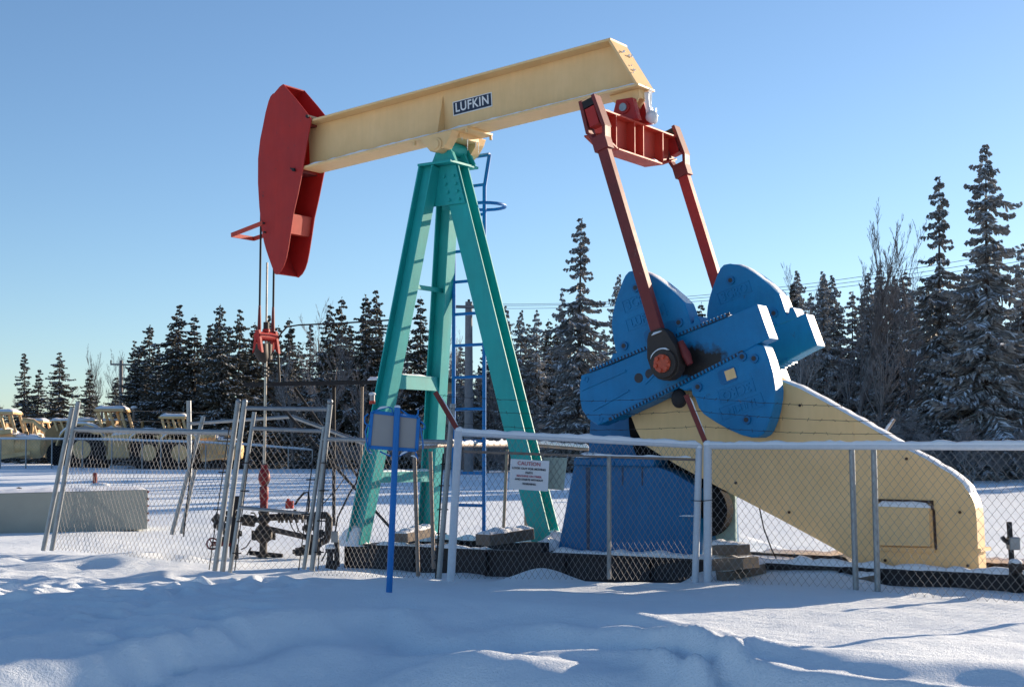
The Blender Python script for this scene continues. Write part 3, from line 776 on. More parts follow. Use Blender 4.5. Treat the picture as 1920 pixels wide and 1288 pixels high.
# --- belt guard
GV0, GV1 = -.44, -.21
gp = [(1180, 772), (1183, 752), (1200, 738), (1300, 700), (1440, 700), (1462, 713), (1500, 729), (1580, 772), (1667, 822), (1701, 843), (1735, 860), (1769.6, 881), (1784, 889), (1795, 898), (1804, 906), (1810.5, 915), (1817, 924), (1822.5, 933.7), (1826, 943), (1828.5, 952.5), (1831, 975), (1832, 1000), (1833.5, 1031), (1836, 1078), (1740, 1075), (1649, 1071), (1630.7, 1067), (1560, 1026), (1460, 972), (1345, 912), (1270, 872), (1230, 848), (1207, 833), (1192, 805)]
gpz = UZ(gp, GV0)
mb = MB(); mb.prism(gpz, GV0, GV1)
bg = mb.build('belt_guard', M['yellow'], PJ, .006)
mb = MB(); lumps(mb, [Vector((p[0], (GV0+GV1)/2, p[1]+.0)) for p in gpz[5:17]], GV1-GV0-.01, .03, .05, 11, (0, 1, 0), .35)
mb.build('snow', M['snowcap'], bg, 0, True)
dr = UZ([(1643, 949), (1741, 952), (1744, 1024), (1643, 1022)], GV0-.09)
mb = MB(); mb.prism(dr, GV0-.09, GV0+.0); hd = mb.build('access_box', M['yellow'], bg, .004)
mb = MB(); a = Vector((dr[0][0], GV0-.045, max(dr[0][1], dr[1][1]))); b = Vector((dr[1][0], GV0-.045, dr[1][1]))
lumps(mb, [a, b], .08, .055, .04, 3, (0, 1, 0), .15); mb.build('snow', M['snowcap'], hd, 0, True)
rust = plain('rusted_edge', (.07, .035, .02), .8, 0, 20, .4)
mb = MB()
for a, b, w in (((1645, 938), (1750, 941), .03), ((1748, 941), (1749, 956), .04), ((1751, 956), (1755, 1030), .012)):
    p = P(a[0], a[1], GV0-.004); q = P(b[0], b[1], GV0-.004); mb.beam(p, q, .02, w)
p = P(1728, 944, GV0); mb.beam(p, p-Vector((0, 0, .05)), .02, .014)
mb.build('rusty_trim', rust, bg)
mb = MB()
for px, y0_, y1_ in ((1601, 792, 1048), (1462, 718, 968)):
    p = P(px, y0_, GV0-.001); q = P(px+2, y1_, GV0-.001); mb.beam(p, q, .006, .012, (0, 1, 0))
mb.build('weld_seam', M['yellow'], bg)
for px, py in ((1500, 760), (1800, 960), (1660, 1050), (1815, 1060), (1480, 960), (1380, 905), (1700, 860)):
    mb = MB(); p = P(px, py, GV0); mb.cyl((p.x, GV0-.012, p.z), (p.x, GV0, p.z), .014, 8); mb.build('bolt', rust, bg)
mb = MB(); p = P(1645, 1028, GV0-.01); q = P(1753, 1031, GV0-.01); mb.beam(p, q, .03, .04); p = P(1745, 952, GV0-.01); q = P(1750, 1028, GV0-.01); mb.beam(p, q, .02, .02)
p = P(1834, 1031, GV0-.01); mb.box((p.x-.02, GV0-.03, p.z-.015), (p.x+.03, GV1+.05, p.z+.015))
mb.build('door_frame', M['yellow'], bg)
# sheaves
mb = MB(); c = U(1322, 955, -.3); mb.cyl((c[0], -.36, c[1]), (c[0], -.20, c[1]), .275, 40); mb.cyl((c[0], -.42, c[1]), (c[0], -.36, c[1]), .09, 20)
mb.build('brake_drum', M['rubber'], PJ, .01)
mb = MB(); c = U(1345, 962, -.12); c2 = U(1378, 962, -.12); mb.box((c[0]-.3, -.12, c[1]-.30), (c2[0], -.07, c[1]+.29)); mb.build('drum_shield', M['cyanbox'], PJ, .01)
mb = MB(); pts = [P(1262, 868, GN+.3), P(1290, 885, GN+.3), P(1310, 900, GN+.3), P(1345, 935, GN+.3)]
c = U(1292, 786, -.2); mb.cyl((c[0]+.06, -.205, c[1]), (c[0]+.06, -.07, c[1]), .79, 56); mb.build('sheave', M['rubber'], PJ, .012)
# --- skid
mb = MB(); uL = U(645, 1018, -.70)[0]
for v in (-.70, .58):
    mb.box((uL, v, -.28), (5.6, v+.13, -.26)); mb.box((uL, v, .13), (5.6, v+.13, .15)); mb.box((uL+.0, v+.055, -.26), (5.6, v+.075, .13))
    for k in range(9): uu = uL+.005+k*1.02; mb.box((uu, v+.001, -.26), (uu+.012, v+.055, .13))
for uu in (uL, -2.2, -.45, .35, 2.4, 3.6, 5.4): mb.box((uu, -.57, -.2), (uu+.14, .58, .128))
sk = mb.build('skid', M['skid'], PJ)
mb = MB(); mb.box((g1[0][0]-.30, -.73, .151), (g1[0][0]-.02, -.58, .25)); mb.box((g1[0][0]-.02, -.55, .151), (g1[0][0]+2, GF, .16)); mb.build('skid_stop', M['skid'], sk)
mb = MB()
lumps(mb, [(uL+.5, -.64, .15), (-.75, -.64, .15)], .12, .035, .07, 21, (0, 1, 0), .8)
lumps(mb, [(uL+.3, .64, .15), (1.2, .64, .15)], .12, .05, .07, 22, (0, 1, 0), .6)
lumps(mb, [(1.9, -.64, .15), (5.5, -.64, .15)], .12, .05, .07, 23, (0, 1, 0), .6)
lumps(mb, [(1.9, .64, .15), (5.5, .64, .15)], .12, .05, .07, 24, (0, 1, 0), .6)
for i, (c, rx, h) in enumerate((((b2.x-.06, -.64, .12), .22, .24), ((b3.x, .6, .12), .2, .2), ((b4.x+.10, -.02, .10), .26, .24), ((b4.x+.25, -.35, .0), .3, .28))):
    mound(mb, c, rx, rx*.6, h, i)
mb.build('snow', M['snowcap'], sk, 0, True)
# --- ladder
LV = .42
rail_u = U(908, 600, LV)[0]; rail_l = U(851, 600, LV)[0]; r_top = U(905, 352, LV)[1]
tip = P(918, 290, LV); 
mb = MB(); mb.tube([(rail_u, LV, .12), (rail_u, LV, r_top), (tip.x, LV, tip.z)], .024, 10); mb.tube([(rail_l, LV, .12), (rail_l, LV, r_top), (tip.x-(rail_u-rail_l), LV, tip.z)], .024, 10)
mb.tube([(tip.x, LV, tip.z), (tip.x-(rail_u-rail_l), LV, tip.z)], .024, 8)
ld = mb.build('ladder', M['lblue'], PJ, 0, True)
for py in (350, 405, 470, 527, 588, 647, 707, 767, 827, 887, 947):
    z = U(880, py, LV)[1]; mb = MB(); mb.tube([(rail_l, LV, z), (rail_u, LV, z)], .019, 8); mb.build('rung', M['lblue'], ld, 0, True)
mb = MB(); cz = U(920, 384, LV)[1]; pts = []
for i in range(17):
    an = -math.pi*.85+i*math.pi*1.7/16; pts.append((rail_u-.04+.26*math.cos(an), LV+.05+.26*math.sin(an), cz))
mb.tube(pts, .02, 8); mb.build('safety_hoop', M['lblue'], ld, 0, True)
# --- hanging cable near the guard
mb = MB(); mb.tube([P(1424, 952, -.3), P(1432, 990, -.3), P(1447, 1030, -.3), P(1465, 1065, -.35), P(1490, 1090, -.4)], .007, 6); mb.build('loose_cable', M['rubber'], PJ, 0, True)
# --- motor and slide rails under the guard
mb = MB(); c = U(1600, 1064, .0)
mb.tube([(c[0]-.02, -.45, c[1]-.03), (c[0]-.02, .19, c[1]-.03)], .17, 20); mb.tube([(c[0]-.02, -.5, c[1]-.03), (c[0]-.02, -.45, c[1]-.03)], .12, 16)
mb.build('electric_motor', M['dark'], PJ, .01)
mb = MB()
for k, px in enumerate((1690, 1722, 1765, 1790)):
    c = U(px, 1088, .1); mb.tube([(c[0], .0, c[1]-.06), (c[0], .0, c[1]+.06)], .07, 12); mb.box((c[0]-.07, -.1, c[1]-.14), (c[0]+.07, .15, c[1]-.06))
mb.beam(P(1650, 1100, 0), P(1850, 1104, 0), .3, .05)
mb.prism(UZ([(1828, 1062), (1838, 1056), (1846, 1075), (1862, 1100), (1866, 1112), (1830, 1112)], .1), .02, .18)
mb.build('motor_mount', M['dark'], PJ, .01)
mb = MB(); mb.tube([P(1836, 1075, .1), P(1840, 1066, .1), P(1844, 1078, .1)], .012, 6); mb.build('lifting_shackle', M['alu'], PJ)

# ------------------------------------------------------------------ fences
def pipe(mb, a, b, r=.024, n=12): mb.tube([a, b], r, n)
def FA(px): # distance of the front fence by pixel column
    if px < 1312: return 13.2+(px-855)/(1312-855)*.6
    t_ = (px-1312)/(1920-1312); return 1/((1-t_)/13.8+t_/11.7)
# front right section
fr = thing('chain_link_fence', 'snow-capped chain link fence before the cream belt guard', 'fence', W(1325, 1088, 13.8))
fr_o = fr.location.copy()
def rel(p, o): return Vector(p)-o
def build_panel(par, org, c4, dw, dh, nm='chain_mesh', r=.0021, mat='wire'):
    mb = MB(); chain(mb, *[rel(p, org) for p in c4], dw, dh, r); return mb.build(nm, M[mat], par)
p_bl = W(1332, 1092, FA(1332)); p_br = W(2100, 1160, FA(2100)); p_tr = W(2100, 834, FA(2100)); p_tl = W(1332, 838, FA(1332))
build_panel(fr, fr_o, (p_bl, p_br, p_tr, p_tl), .078, .092, r=.0024)
mb = MB(); pipe(mb, rel(W(1326, 836, FA(1326)), fr_o), rel(W(2100, 838, FA(2100)), fr_o), .030); mb.build('top_rail', M['whitepost'], fr, 0, True)
mb = MB(); lumps(mb, [rel(W(x, 833, FA(x)), fr_o) for x in range(1326, 2101, 60)], .062, .032, .05, 31, None, .45); mb.build('snow_cap', M['snowcap'], fr, 0, True)
for a, b, r in (((1605, 1098), (1597, 840), .026), ((1646, 1106), (1638, 840), .026), ((2080, 1160), (2080, 834), .04)):
    mb = MB(); pipe(mb, rel(W(a[0], a[1]+12, FA(a[0])+.03), fr_o), rel(W(b[0], b[1], FA(b[0])+.03), fr_o), r); mb.build('post', M['galv'], fr, 0, True)
# front left section
fl = thing('chain_link_fence', 'snow-capped chain link fence with white posts in front of the blue reducer pedestal', 'fence', W(1312, 1088, 13.8))
fo = fl.location.copy()
build_panel(fl, fo, (W(850, 1084, FA(850)), W(1308, 1088, FA(1308)), W(1308, 832, FA(1308)), W(864, 812, FA(864))), .058, .088)
mb = MB(); pipe(mb, rel(W(856, 812, FA(856)), fo), rel(W(1312, 836, FA(1312)), fo), .026); mb.build('top_rail', M['whitepost'], fl, 0, True)
mb = MB(); lumps(mb, [rel(W(856+x, 809+x/456*24, FA(856+x)), fo) for x in range(0, 457, 38)], .055, .038, .045, 33, None, .35)
lumps(mb, [rel(W(1085+x, 852.5+x*.022, FA(1085)+.05), fo) for x in range(0, 215, 30)], .03, .012, .04, 35, None, .8)
mb.build('snow_cap', M['snowcap'], fl, 0, True)
mb = MB(); pipe(mb, rel(W(860, 846, FA(860)+.04), fo), rel(W(1310, 862, FA(1310)+.04), fo), .013); mb.build('lower_rail', M['rustpipe'], fl, 0, True)
for a, b, r in (((845, 1090), (860, 806), .037), ((1303, 1100), (1311, 838), .033), ((1327, 1100), (1327, 832), .040)):
    mb = MB(); pipe(mb, rel(W(a[0], a[1], FA(a[0])), fo), rel(W(b[0], b[1], FA(b[0])), fo), r, 16); o = mb.build('post', M['whitepost'], fl, 0, True)
    mb = MB(); p = rel(W(b[0], b[1], FA(b[0])), fo); mb.ball(p, r*1.1, 12, 6, (1, 1, .8)); mb.build('snow', M['snowcap'], o, 0, True)
mb = MB(); pipe(mb, rel(W(1142, 1085, FA(1142)+.02), fo), rel(W(1142, 850, FA(1142)+.02), fo), .021); mb.build('post', M['galv'], fl, 0, True)
mb = MB(); mb.tube([rel(W(1296, 938, FA(1296)-.05), fo), rel(W(1316, 939, FA(1316)-.055), fo), rel(W(1338, 937, FA(1338)-.05), fo)], .004, 5); mb.ball(rel(W(1316, 939, FA(1316)-.055), fo), .012, 6, 4); mb.build('tie_wire', M['dark'], fl)
# barbed wire arms and strands
def armW(a, b, Y, par, org, r=.018):
    mb = MB(); p = rel(W(*a, Y), org); q = rel(W(*b, Y), org); mb.beam(p, q, .045, .035, (1, 0, 0)); o = mb.build('barb_arm', M['maroon'], par); return o
def addsnow(o, a, b, Y, org):
    mb = MB(); lumps(mb, [rel(W(*a, Y), org)+Vector((.02, 0, 0)), rel(W(*b, Y), org)+Vector((.02, 0, 0))], .03, .012, .04, 3, (0, 1, 0), .6); mb.build('snow', M['snowcap'], o, 0, True)
o = armW((858, 806), (816, 735), 13.2, fl, fo); addsnow(o, (855, 798), (822, 742), 13.2, fo)
o = armW((1322, 828), (1286, 740), 13.8, fl, fo); addsnow(o, (1318, 815), (1290, 745), 13.8, fo)
mb = MB()
for k, (ya, yb, yr) in enumerate(((741, 743, 762), (765, 770, 790), (792, 799, 808))):
    fr_ = (k*.33)
    pa = W(819+k*15, ya, 13.2); pb = W(1288+k*12, yb, 13.8); pc = W(1990, yr-10, 11.5)
    for p, q, sag in ((pa, pb, .05), (pb, pc, .07)):
        n_ = 40; pts = [p.lerp(q, i/n_)-Vector((0, 0, sag*4*(i/n_)*(1-i/n_)))+Vector((0, 0, .008*noise.noise(Vector((i*.5, k, 0))))) for i in range(n_+1)]
        mb.tube([rel(x, fo) for x in pts], .0026, 4, False)
        L = (q-p).length
        for i in range(int(L/.13)):
            t_ = (i+.5)/(L/.13); x = p.lerp(q, t_)-Vector((0, 0, sag*4*t_*(1-t_))); x = rel(x, fo)
            dx = Vector((random.uniform(-1, 1), random.uniform(-.3, .3), random.uniform(-1, 1))).normalized()*.018
            mb.tube([x-dx, x+dx], .002, 3, False)
mb.build('barbed_wire', M['dark'], fl)
# caution signs on the fence behind
sg = thing('warning_sign', 'white caution sign with red heading wired in front of the rear teal leg', 'sign', W(991, 890, 13.30))
so = sg.location.copy()
c4 = [W(954, 916, 13.31), W(1027, 921, 13.36), W(1030, 864, 13.36), W(957.5, 860, 13.31)]
mb = MB(); th = Vector((0, .004, 0))
vs = [rel(p, so) for p in c4]; mb.add([p-th for p in vs]+[p+th for p in vs], [(0, 1, 2, 3), (7, 6, 5, 4), (0, 4, 5, 1), (1, 5, 6, 2), (2, 6, 7, 3), (3, 7, 4, 0)])
mb.build('sign_panel', M['sign'], sg)
xd = (vs[1]-vs[0]).normalized(); yd = (vs[3]-vs[0]).normalized()
for txt, py, sz_, mt in (('CAUTION', 869.5, .048, 'pink'), ('LOOK OUT FOR MOVING', 879, .027, 'black'), ('PARTS', 886.5, .024, 'black'), ('MACHINE ON TIMER', 893, .025, 'pink'), ('AND STARTS WITHOUT', 899.5, .024, 'black'), ('WARNING', 907.5, .026, 'black')):
    textmesh(txt, sz_, .001, M[mt], 'lettering', sg, rel(W(992+(880-py)*-.0, py, 13.33), so)-Vector((0, .006, 0)), xd, yd, .0008)
sg2 = thing('blank_sign', 'grey-green blank sign hung on the fence right of the white caution sign', 'sign', W(1046, 888, 13.45))
so = sg2.location.copy(); vs = [rel(p, so) for p in (W(1027, 916, 13.45), W(1057, 919, 13.47), W(1064, 858, 13.47), W(1018, 857, 13.45))]
mb = MB(); mb.add([p-th for p in vs]+[p+th for p in vs], [(0, 1, 2, 3), (7, 6, 5, 4), (0, 4, 5, 1), (1, 5, 6, 2), (2, 6, 7, 3), (3, 7, 4, 0)])
mb.build('sign_panel', M['signg'], sg2); mb = MB(); 
for q in (vs[3], vs[2]): mb.tube([q+Vector((0, -.01, -.02)), q+Vector((0, -.02, .03))], .004, 5)
mb.build('tie_wire', M['galv'], sg2)
# rear (inner) fence posts and rail seen through the mesh
rf = thing('pipe_fence', 'thin tan pipe rail with snow running behind the white fence, past the ladder foot', 'fence', W(952, 1000, 19.5)); ro = rf.location.copy()
mb = MB(); pipe(mb, rel(W(790, 838, 15.5), ro), rel(W(845, 834, 16.5), ro), .022); pipe(mb, rel(W(845, 834, 16.5), ro), rel(W(1000, 834, 19.5), ro), .026); pipe(mb, rel(W(1000, 834, 19.5), ro), rel(W(1105, 842, 19), ro), .024)
mb.build('top_rail', M['rustpipe'], rf, 0, True)
mb = MB(); lumps(mb, [rel(W(790, 835, 15.5), ro), rel(W(845, 831, 16.5), ro), rel(W(1000, 831, 19.5), ro), rel(W(1105, 839, 19), ro)], .05, .04, .06, 9, None, .5); mb.build('snow', M['snowcap'], rf, 0, True)
for a, b, Y in (((944, 995), (951, 842), 18.5), ((986, 992), (985, 912), 18.8), ((784, 1080), (777, 846), 14.6), ((813, 1066), (807, 846), 15.2)):
    mb = MB(); pipe(mb, rel(W(*a, Y), ro), rel(W(*b, Y), ro), .021); mb.build('post', M['rustpipe'], rf, 0, True)
# fence section behind the blue sign
fs = thing('chain_link_fence', 'galvanised chain link panel behind the blue framed sign, between gate and white post', 'fence', W(824, 1080, 13.4)); fso = fs.location.copy()
YG = 14.8
mb = MB(); pipe(mb, rel(W(606, 823, YG), fso), rel(W(848, 829, 13.5), fso), .022); mb.build('top_rail', M['galv'], fs, 0, True)
mb = MB(); pipe(mb, rel(W(823, 1084, 13.4), fso), rel(W(849, 757, 13.4), fso), .026); mb.build('post', M['galv'], fs, 0, True)
mb = MB(); pipe(mb, rel(W(817, 1084, 13.42), fso), rel(W(831, 850, 13.42), fso), .008)
for y in (870, 910, 955, 1000, 1050): pipe(mb, rel(W(812+(1084-y)*.064, y, 13.41), fso), rel(W(838+(1000-y)*.06, y, 13.41), fso), .006, 6)
mb.build('tension_bar', M['dark'], fs)
build_panel(fs, fso, (W(585, 1078, YG), W(820, 1084, 13.5), W(838, 829, 13.5), W(612, 824, YG)), .066, .082)
# walk gate
wg = thing('walk_gate', 'leaning galvanised walk gate with two crossbars in front of the wellhead', 'gate', W(500, 1070, 15)); wo = wg.location.copy()
def gp_(parts, nm='frame', mat='galv'):
    mb = MB()
    for a, b, Y, r in parts: pipe(mb, rel(W(*a, Y), wo), rel(W(*b, Y), wo), r)
    return mb.build(nm, M[mat], wg, 0, True)
gp_([((431, 1073), (477, 772), 14.95, .022)], 'gate_stile'); gp_([((570, 1067), (608, 800), 14.8, .022)], 'gate_stile')
gp_([((474, 803), (603, 808), 14.9, .022)], 'gate_rail'); gp_([((449, 951), (579, 963), 14.9, .018)], 'gate_rail')
gp_([((403, 1070), (447, 751), 15.2, .028)], 'gate_post'); gp_([((417, 1071), (459, 753), 15.05, .028)], 'gate_post'); gp_([((585, 1070), (619, 758), 14.75, .028)], 'gate_post')
gp_([((462, 765), (614, 767), 14.9, .022)], 'header_rail')
mb = MB()
for (a, b, Y) in (((392, 1068), (430, 800), 15.2), ((440, 1070), (468, 850), 14.9), ((560, 1068), (592, 820), 14.8), ((596, 1068), (612, 850), 14.7)):
    pipe(mb, rel(W(*a, Y), wo), rel(W(*b, Y), wo), .006, 6)
    for t_ in (.15, .42, .68, .92):
        c = Vector(W(*a, Y)).lerp(W(*b, Y), t_); mb.beam(rel(c, wo)-Vector((.045, 0, 0)), rel(c, wo)+Vector((.045, 0, 0)), .02, .012)
mb.build('tension_bar', M['dark'], wg)
build_panel(wg, wo, (W(434, 1068, 14.95), W(572, 1064, 14.8), W(601, 810, 14.8), W(474, 805, 14.95)), .068, .082, 'chain_mesh')
for x in (447, 459, 619):
    mb = MB(); mb.ball(rel(W(x, 753, 15.1 if x < 500 else 14.75), wo), .03, 10, 6); mb.build('post_cap', M['galv'], wg, 0, True)
# left leaning gate leaf
lgf = thing('gate_leaf', 'leftmost leaning galvanised gate leaf with mesh, in front of the concrete trough', 'gate', W(96, 1030, 17.8)); lo_ = lgf.location.copy()
def lp(a, b, Ya, Yb, r, nm, mat='galv'):
    mb = MB(); pipe(mb, rel(W(*a, Ya), lo_), rel(W(*b, Yb), lo_), r); return mb.build(nm, M[mat], lgf, 0, True)
lp((81, 1032), (136, 764), 17.9, 17.9, .03, 'gate_post'); lp((97, 1032), (147, 753), 17.8, 17.8, .03, 'gate_stile')
lp((141, 805), (436, 811), 17.8, 15.5, .03, 'gate_rail'); 
lp((322, 1002), (381.5, 780), 18.6, 18.6, .028, 'gate_post'); lp((344, 1006), (364, 822), 18.3, 18.3, .009, 'tension_bar', 'dark')
lp((340, 1000), (366, 880), 18.6, 18.6, .024, 'gate_post')
build_panel(lgf, lo_, (W(104, 1030, 17.8), W(402, 1058, 15.4), W(432, 814, 15.5), W(142, 808, 17.8)), .085, .10, r=.0026)
mb = MB(); 
for yy in (770, 789, 805):
    pts = [rel(W(148, yy-5, 17.8), lo_), rel(W(250, yy, 18), lo_), rel(W(384, yy+4, 18.6), lo_)]; mb.tube(pts, .004, 4)
mb.build('barbed_wire', M['rustpipe'], lgf)
# bent rail behind the gate
br = thing('bent_pipe_rail', 'bent galvanised pipe rail rising to a peak behind the walk gate', 'pipe rail', W(545, 880, 20)); bo = br.location.copy()
mb = MB(); mb.tube([rel(W(356, 794, 21), bo), rel(W(415, 790, 20.5), bo), rel(W(548, 781, 20), bo), rel(W(606, 802, 19.5), bo), rel(W(700, 838, 19), bo)], .026, 10); mb.build('rail', M['galv'], br, 0, True)
mb = MB(); pipe(mb, rel(W(356, 900, 21), bo), rel(W(354, 751, 21), bo), .035); mb.build('post', M['galv'], br, 0, True)
mb = MB(); pipe(mb, rel(W(688, 1000, 19), bo), rel(W(692, 838, 19), bo), .026); mb.build('post', M['galv'], br, 0, True)
# snow covered arm far behind right
ba = thing('fence_post', 'snow covered leaning fence post end sticking up behind the belt guard', 'post', W(1640, 850, 19)); bo = ba.location.copy()
mb = MB(); mb.tube([rel(W(1632, 960, 19), bo), rel(W(1640, 840, 19), bo), rel(W(1676, 785, 19), bo)], .03, 8); mb.build('post', M['rustpipe'], ba, 0, True)
mb = MB(); lumps(mb, [rel(W(1643, 835, 18.97), bo), rel(W(1675, 785, 18.97), bo)], .07, .03, .03, 5, (0, 1, 0), .4); mb.build('snow', M['snowcap'], ba, 0, True)

# ------------------------------------------------------------------ blue framed sign, back view
bsn = thing('framed_sign', 'back of a blue framed grey notice board on a leaning blue post, wires around it', 'sign', W(731, 1092, 12.3)); bo = bsn.location.copy(); Y = 12.3
mb = MB(); pipe(mb, rel(W(729.5, 1110, Y), bo), rel(W(745, 764, Y), bo), .027, 16); ps = mb.build('post', M['lblue'], bsn, 0, True)
mb = MB(); mb.ball(rel(W(745, 763, Y), bo), .028, 12, 6, (1, 1, .6)); mb.build('snow', M['snowcap'], ps, 0, True)
YB = Y+.035
cs = [(692, 838), (781, 844), (785, 782), (698, 772)]
mb = MB(); vs = [rel(W(*c, YB), bo) for c in cs]; mb.add([p-th for p in vs]+[p+th for p in vs], [(0, 1, 2, 3), (7, 6, 5, 4), (0, 4, 5, 1), (1, 5, 6, 2), (2, 6, 7, 3), (3, 7, 4, 0)]); mb.build('board', M['alu'], bsn)
mb = MB()
for i in range(4): mb.beam(vs[i], vs[(i+1) % 4], .03, .03, (0, 1, 0))
mb.build('frame', M['lblue'], bsn, .002)
mb = MB()
for pts in ([(697, 774), (708, 768), (728, 763), (735, 766), (737, 776)], [(752, 768), (765, 777), (779, 781), (784, 775), (784, 768)], [(692, 800), (684, 792), (683, 782), (690, 776)], [(789, 790), (796, 796), (797, 802), (791, 806)], [(690, 795), (685, 808), (689, 842), (697, 850)], [(788, 800), (793, 830), (793, 842)], [(712, 846), (722, 851), (733, 855)], [(748, 855), (765, 846)], [(779, 848), (783, 860)]):
    mb.tube([rel(W(x, y, YB-.02), bo) for x, y in pts], .007, 6)
mb.build('wire_loop', M['lblue'], bsn, 0, True)
mb = MB()
for pts in ([(708, 768), (728, 763)], [(750, 854), (764, 847)], [(692, 849), (698, 851)], [(724, 851), (730, 853)], [(771, 855), (780, 858)], [(779, 768), (785, 766)]):
    lumps(mb, [rel(W(x, y-1, YB-.02), bo) for x, y in pts], .028, .016, .02, 4, None, .4)
lumps(mb, [rel(W(x, y, YB), bo)+Vector((0, 0, .012)) for x, y in ((752, 779), (772, 782))], .03, .012, .02, 4, None, .6)
mb.build('snow', M['snowcap'], bsn, 0, True)

# ------------------------------------------------------------------ wellhead
WXp = toW(hu0, 0, 0)
wh = thing('wellhead', 'red and dark brown wellhead tree with pipe branches under the polished rod', 'wellhead', (WXp.x, WXp.y, -.15)); 
wo = Vector((WXp.x, WXp.y, -.15)); YW = WXp.y
def wp_(px, py, dy=0): return W(px, py, YW+dy)-wo
def zc(py): return wp_(503, py).z
mb = MB(); Z = zc
mb.tube([(0, 0, Z(871)), (0, 0, Z(880))], .045, 10)
prof = [(880, .05), (884, .065), (893, .078), (900, .078), (907, .06), (912, .035)]
mb.tube([(0, 0, Z(y)) for y, r in prof], [r for y, r in prof], 16)
prof = [(912, .05), (914, .06), (935, .06), (937, .05), (941, .05), (953, .052)]
mb.tube([(0, 0, Z(y)) for y, r in prof], [r for y, r in prof], 16)
mb.build('stuffing_box', paint('deep_red_paint', (.26, .014, .02), None, (.03, .012, .012), .5, .6), wh, 0, True)
mb = MB(); prof = [(953, .05), (960, .075), (966, .06), (975, .09), (982, .055), (990, .1), (998, .13), (1008, .13), (1014, .08), (1018, .05), (1038, .05), (1039, .09), (1043, .09)]
mb.tube([(0, 0, Z(y)) for y, r in prof], [r for y, r in prof], 14); mb.build('valve_body', M['iron'], wh, 0, True)
mb = MB(); a = Z(975)
mb.tube([wp_(410, 972, -.1), wp_(500, 975, 0)], .035, 10); mb.tube([wp_(455, 974, -.05), wp_(478, 977, 0)], .075, 12); mb.tube([wp_(403, 980, -.1), wp_(414, 968, -.1)], .07, 12)
mb.tube([wp_(500, 970), wp_(590, 966, .2)], .045, 10)
for px in (522, 528, 536, 545, 556, 566): mb.tube([wp_(px, 970), wp_(px+3, 970)], .07, 12)
mb.tube([wp_(590, 966, .2), wp_(612, 966, .2), wp_(617, 972, .2), wp_(616, 1000, .2), wp_(612, 1012, .2), wp_(602, 1016, .2)], .05, 12)
mb.build('flow_pipe', M['iron'], wh, 0, True)
mb = MB(); mb.tube([wp_(500, 990, -.05), wp_(575, 1007, -.3)], .035, 10); mb.tube([wp_(575, 1007, -.3), wp_(590, 1010, -.3)], .05, 10); mb.tube([wp_(592, 970, -.2), wp_(594, 1040, -.2)], .04, 10)
mb.build('side_pipe', M['iron'], wh, 0, True)
mb = MB(); mb.tube([wp_(436, 934, -.2), wp_(436, 1045, -.2)], .04, 10); mb.tube([wp_(441, 930, -.2), wp_(441, 955, -.2)], .06, 10); mb.tube([wp_(440, 1020, -.2), wp_(440, 1047, -.2)], .05, 10); mb.build('riser_pipe', M['dark'], wh, 0, True)
mb = MB()
for (x, y, r) in ((414, 985, .06), (428, 1012, .07), (436, 962, .055), (440, 1000, .06)): c = wp_(x, y, -.15); mb.tube([c-Vector((.0, .0, r)), c+Vector((0, 0, r))], r*.9, 10); mb.tube([c-Vector((r*1.5, 0, 0)), c+Vector((r*1.5, 0, 0))], r*.6, 8)
mb.tube([wp_(414, 985, -.15), wp_(428, 1012, -.15), wp_(440, 1000, -.15)], .03, 8)
mb.build('valve_cluster', M['dark'], wh, 0, True)
mb = MB()
for (x, y, r) in ((575, 1030, .06), (560, 1034, .05), (590, 1020, .06), (600, 1000, .05), (578, 990, .05)): c = wp_(x, y, -.2); mb.tube([c-Vector((.0, .0, r)), c+Vector((0, 0, r))], r*.9, 10); mb.tube([c-Vector((r*1.5, 0, 0)), c+Vector((r*1.5, 0, 0))], r*.6, 8)
mb.tube([wp_(553, 1036, -.2), wp_(602, 1036, -.2)], .03, 8); mb.tube([wp_(578, 966, -.1), wp_(578, 990, -.2), wp_(576, 1030, -.2)], .025, 8)
mb.build('valve_cluster', M['dark'], wh, 0, True)
mb = MB()
for k in range(8):
    an = k*math.pi/4; mb.tube([(.14*math.cos(an), .14*math.sin(an), zc(1012)), (.14*math.cos(an), .14*math.sin(an), zc(994))], .018, 6)
mb.build('flange_bolts', M['dark'], wh, 0, True)
for pts_ in ([(540, 968), (548, 990), (556, 1000), (560, 990)], [(552, 970), (560, 995), (570, 1003)], [(470, 1012), (462, 1025), (452, 1030)]):
    mb = MB(); mb.tube([wp_(x, y, -.05) for x, y in pts_], .008, 6); mb.build('hose', M['dark'], wh, 0, True)
mb = MB(); c = wp_(398, 1019, -.3); pts = [c+Vector((.07*math.cos(t_*math.pi/8), 0, .07*math.sin(t_*math.pi/8))) for t_ in range(17)]
mb.tube(pts, .011, 6); 
for k in range(3): an = k*2.1; mb.tube([c, c+Vector((.07*math.cos(an), 0, .07*math.sin(an)))], .009, 5)
mb.tube([c, wp_(436, 1020, -.2)], .03, 8); mb.build('hand_wheel', M['maroon'], wh, 0, True)
mb = MB(); mb.tube([wp_(470, 961), wp_(477, 962), wp_(482, 972)], .01, 6); mb.tube([wp_(463, 1040, -.1), wp_(471, 1026, -.1)], .012, 6); mb.tube([wp_(468, 1036), wp_(530, 1042)], .03, 8); mb.build('lever', M['dark'], wh, 0, True)
mb = MB(); c = wp_(543, 946, .1); mb.box((c.x-.05, c.y-.04, c.z-.05), (c.x+.05, c.y+.04, c.z+.05)); mb.tube([c+Vector((-.02, 0, .05)), c+Vector((-.02, 0, .08))], .02, 8); mb.build('pressure_switch', M['red'], wh, .008)
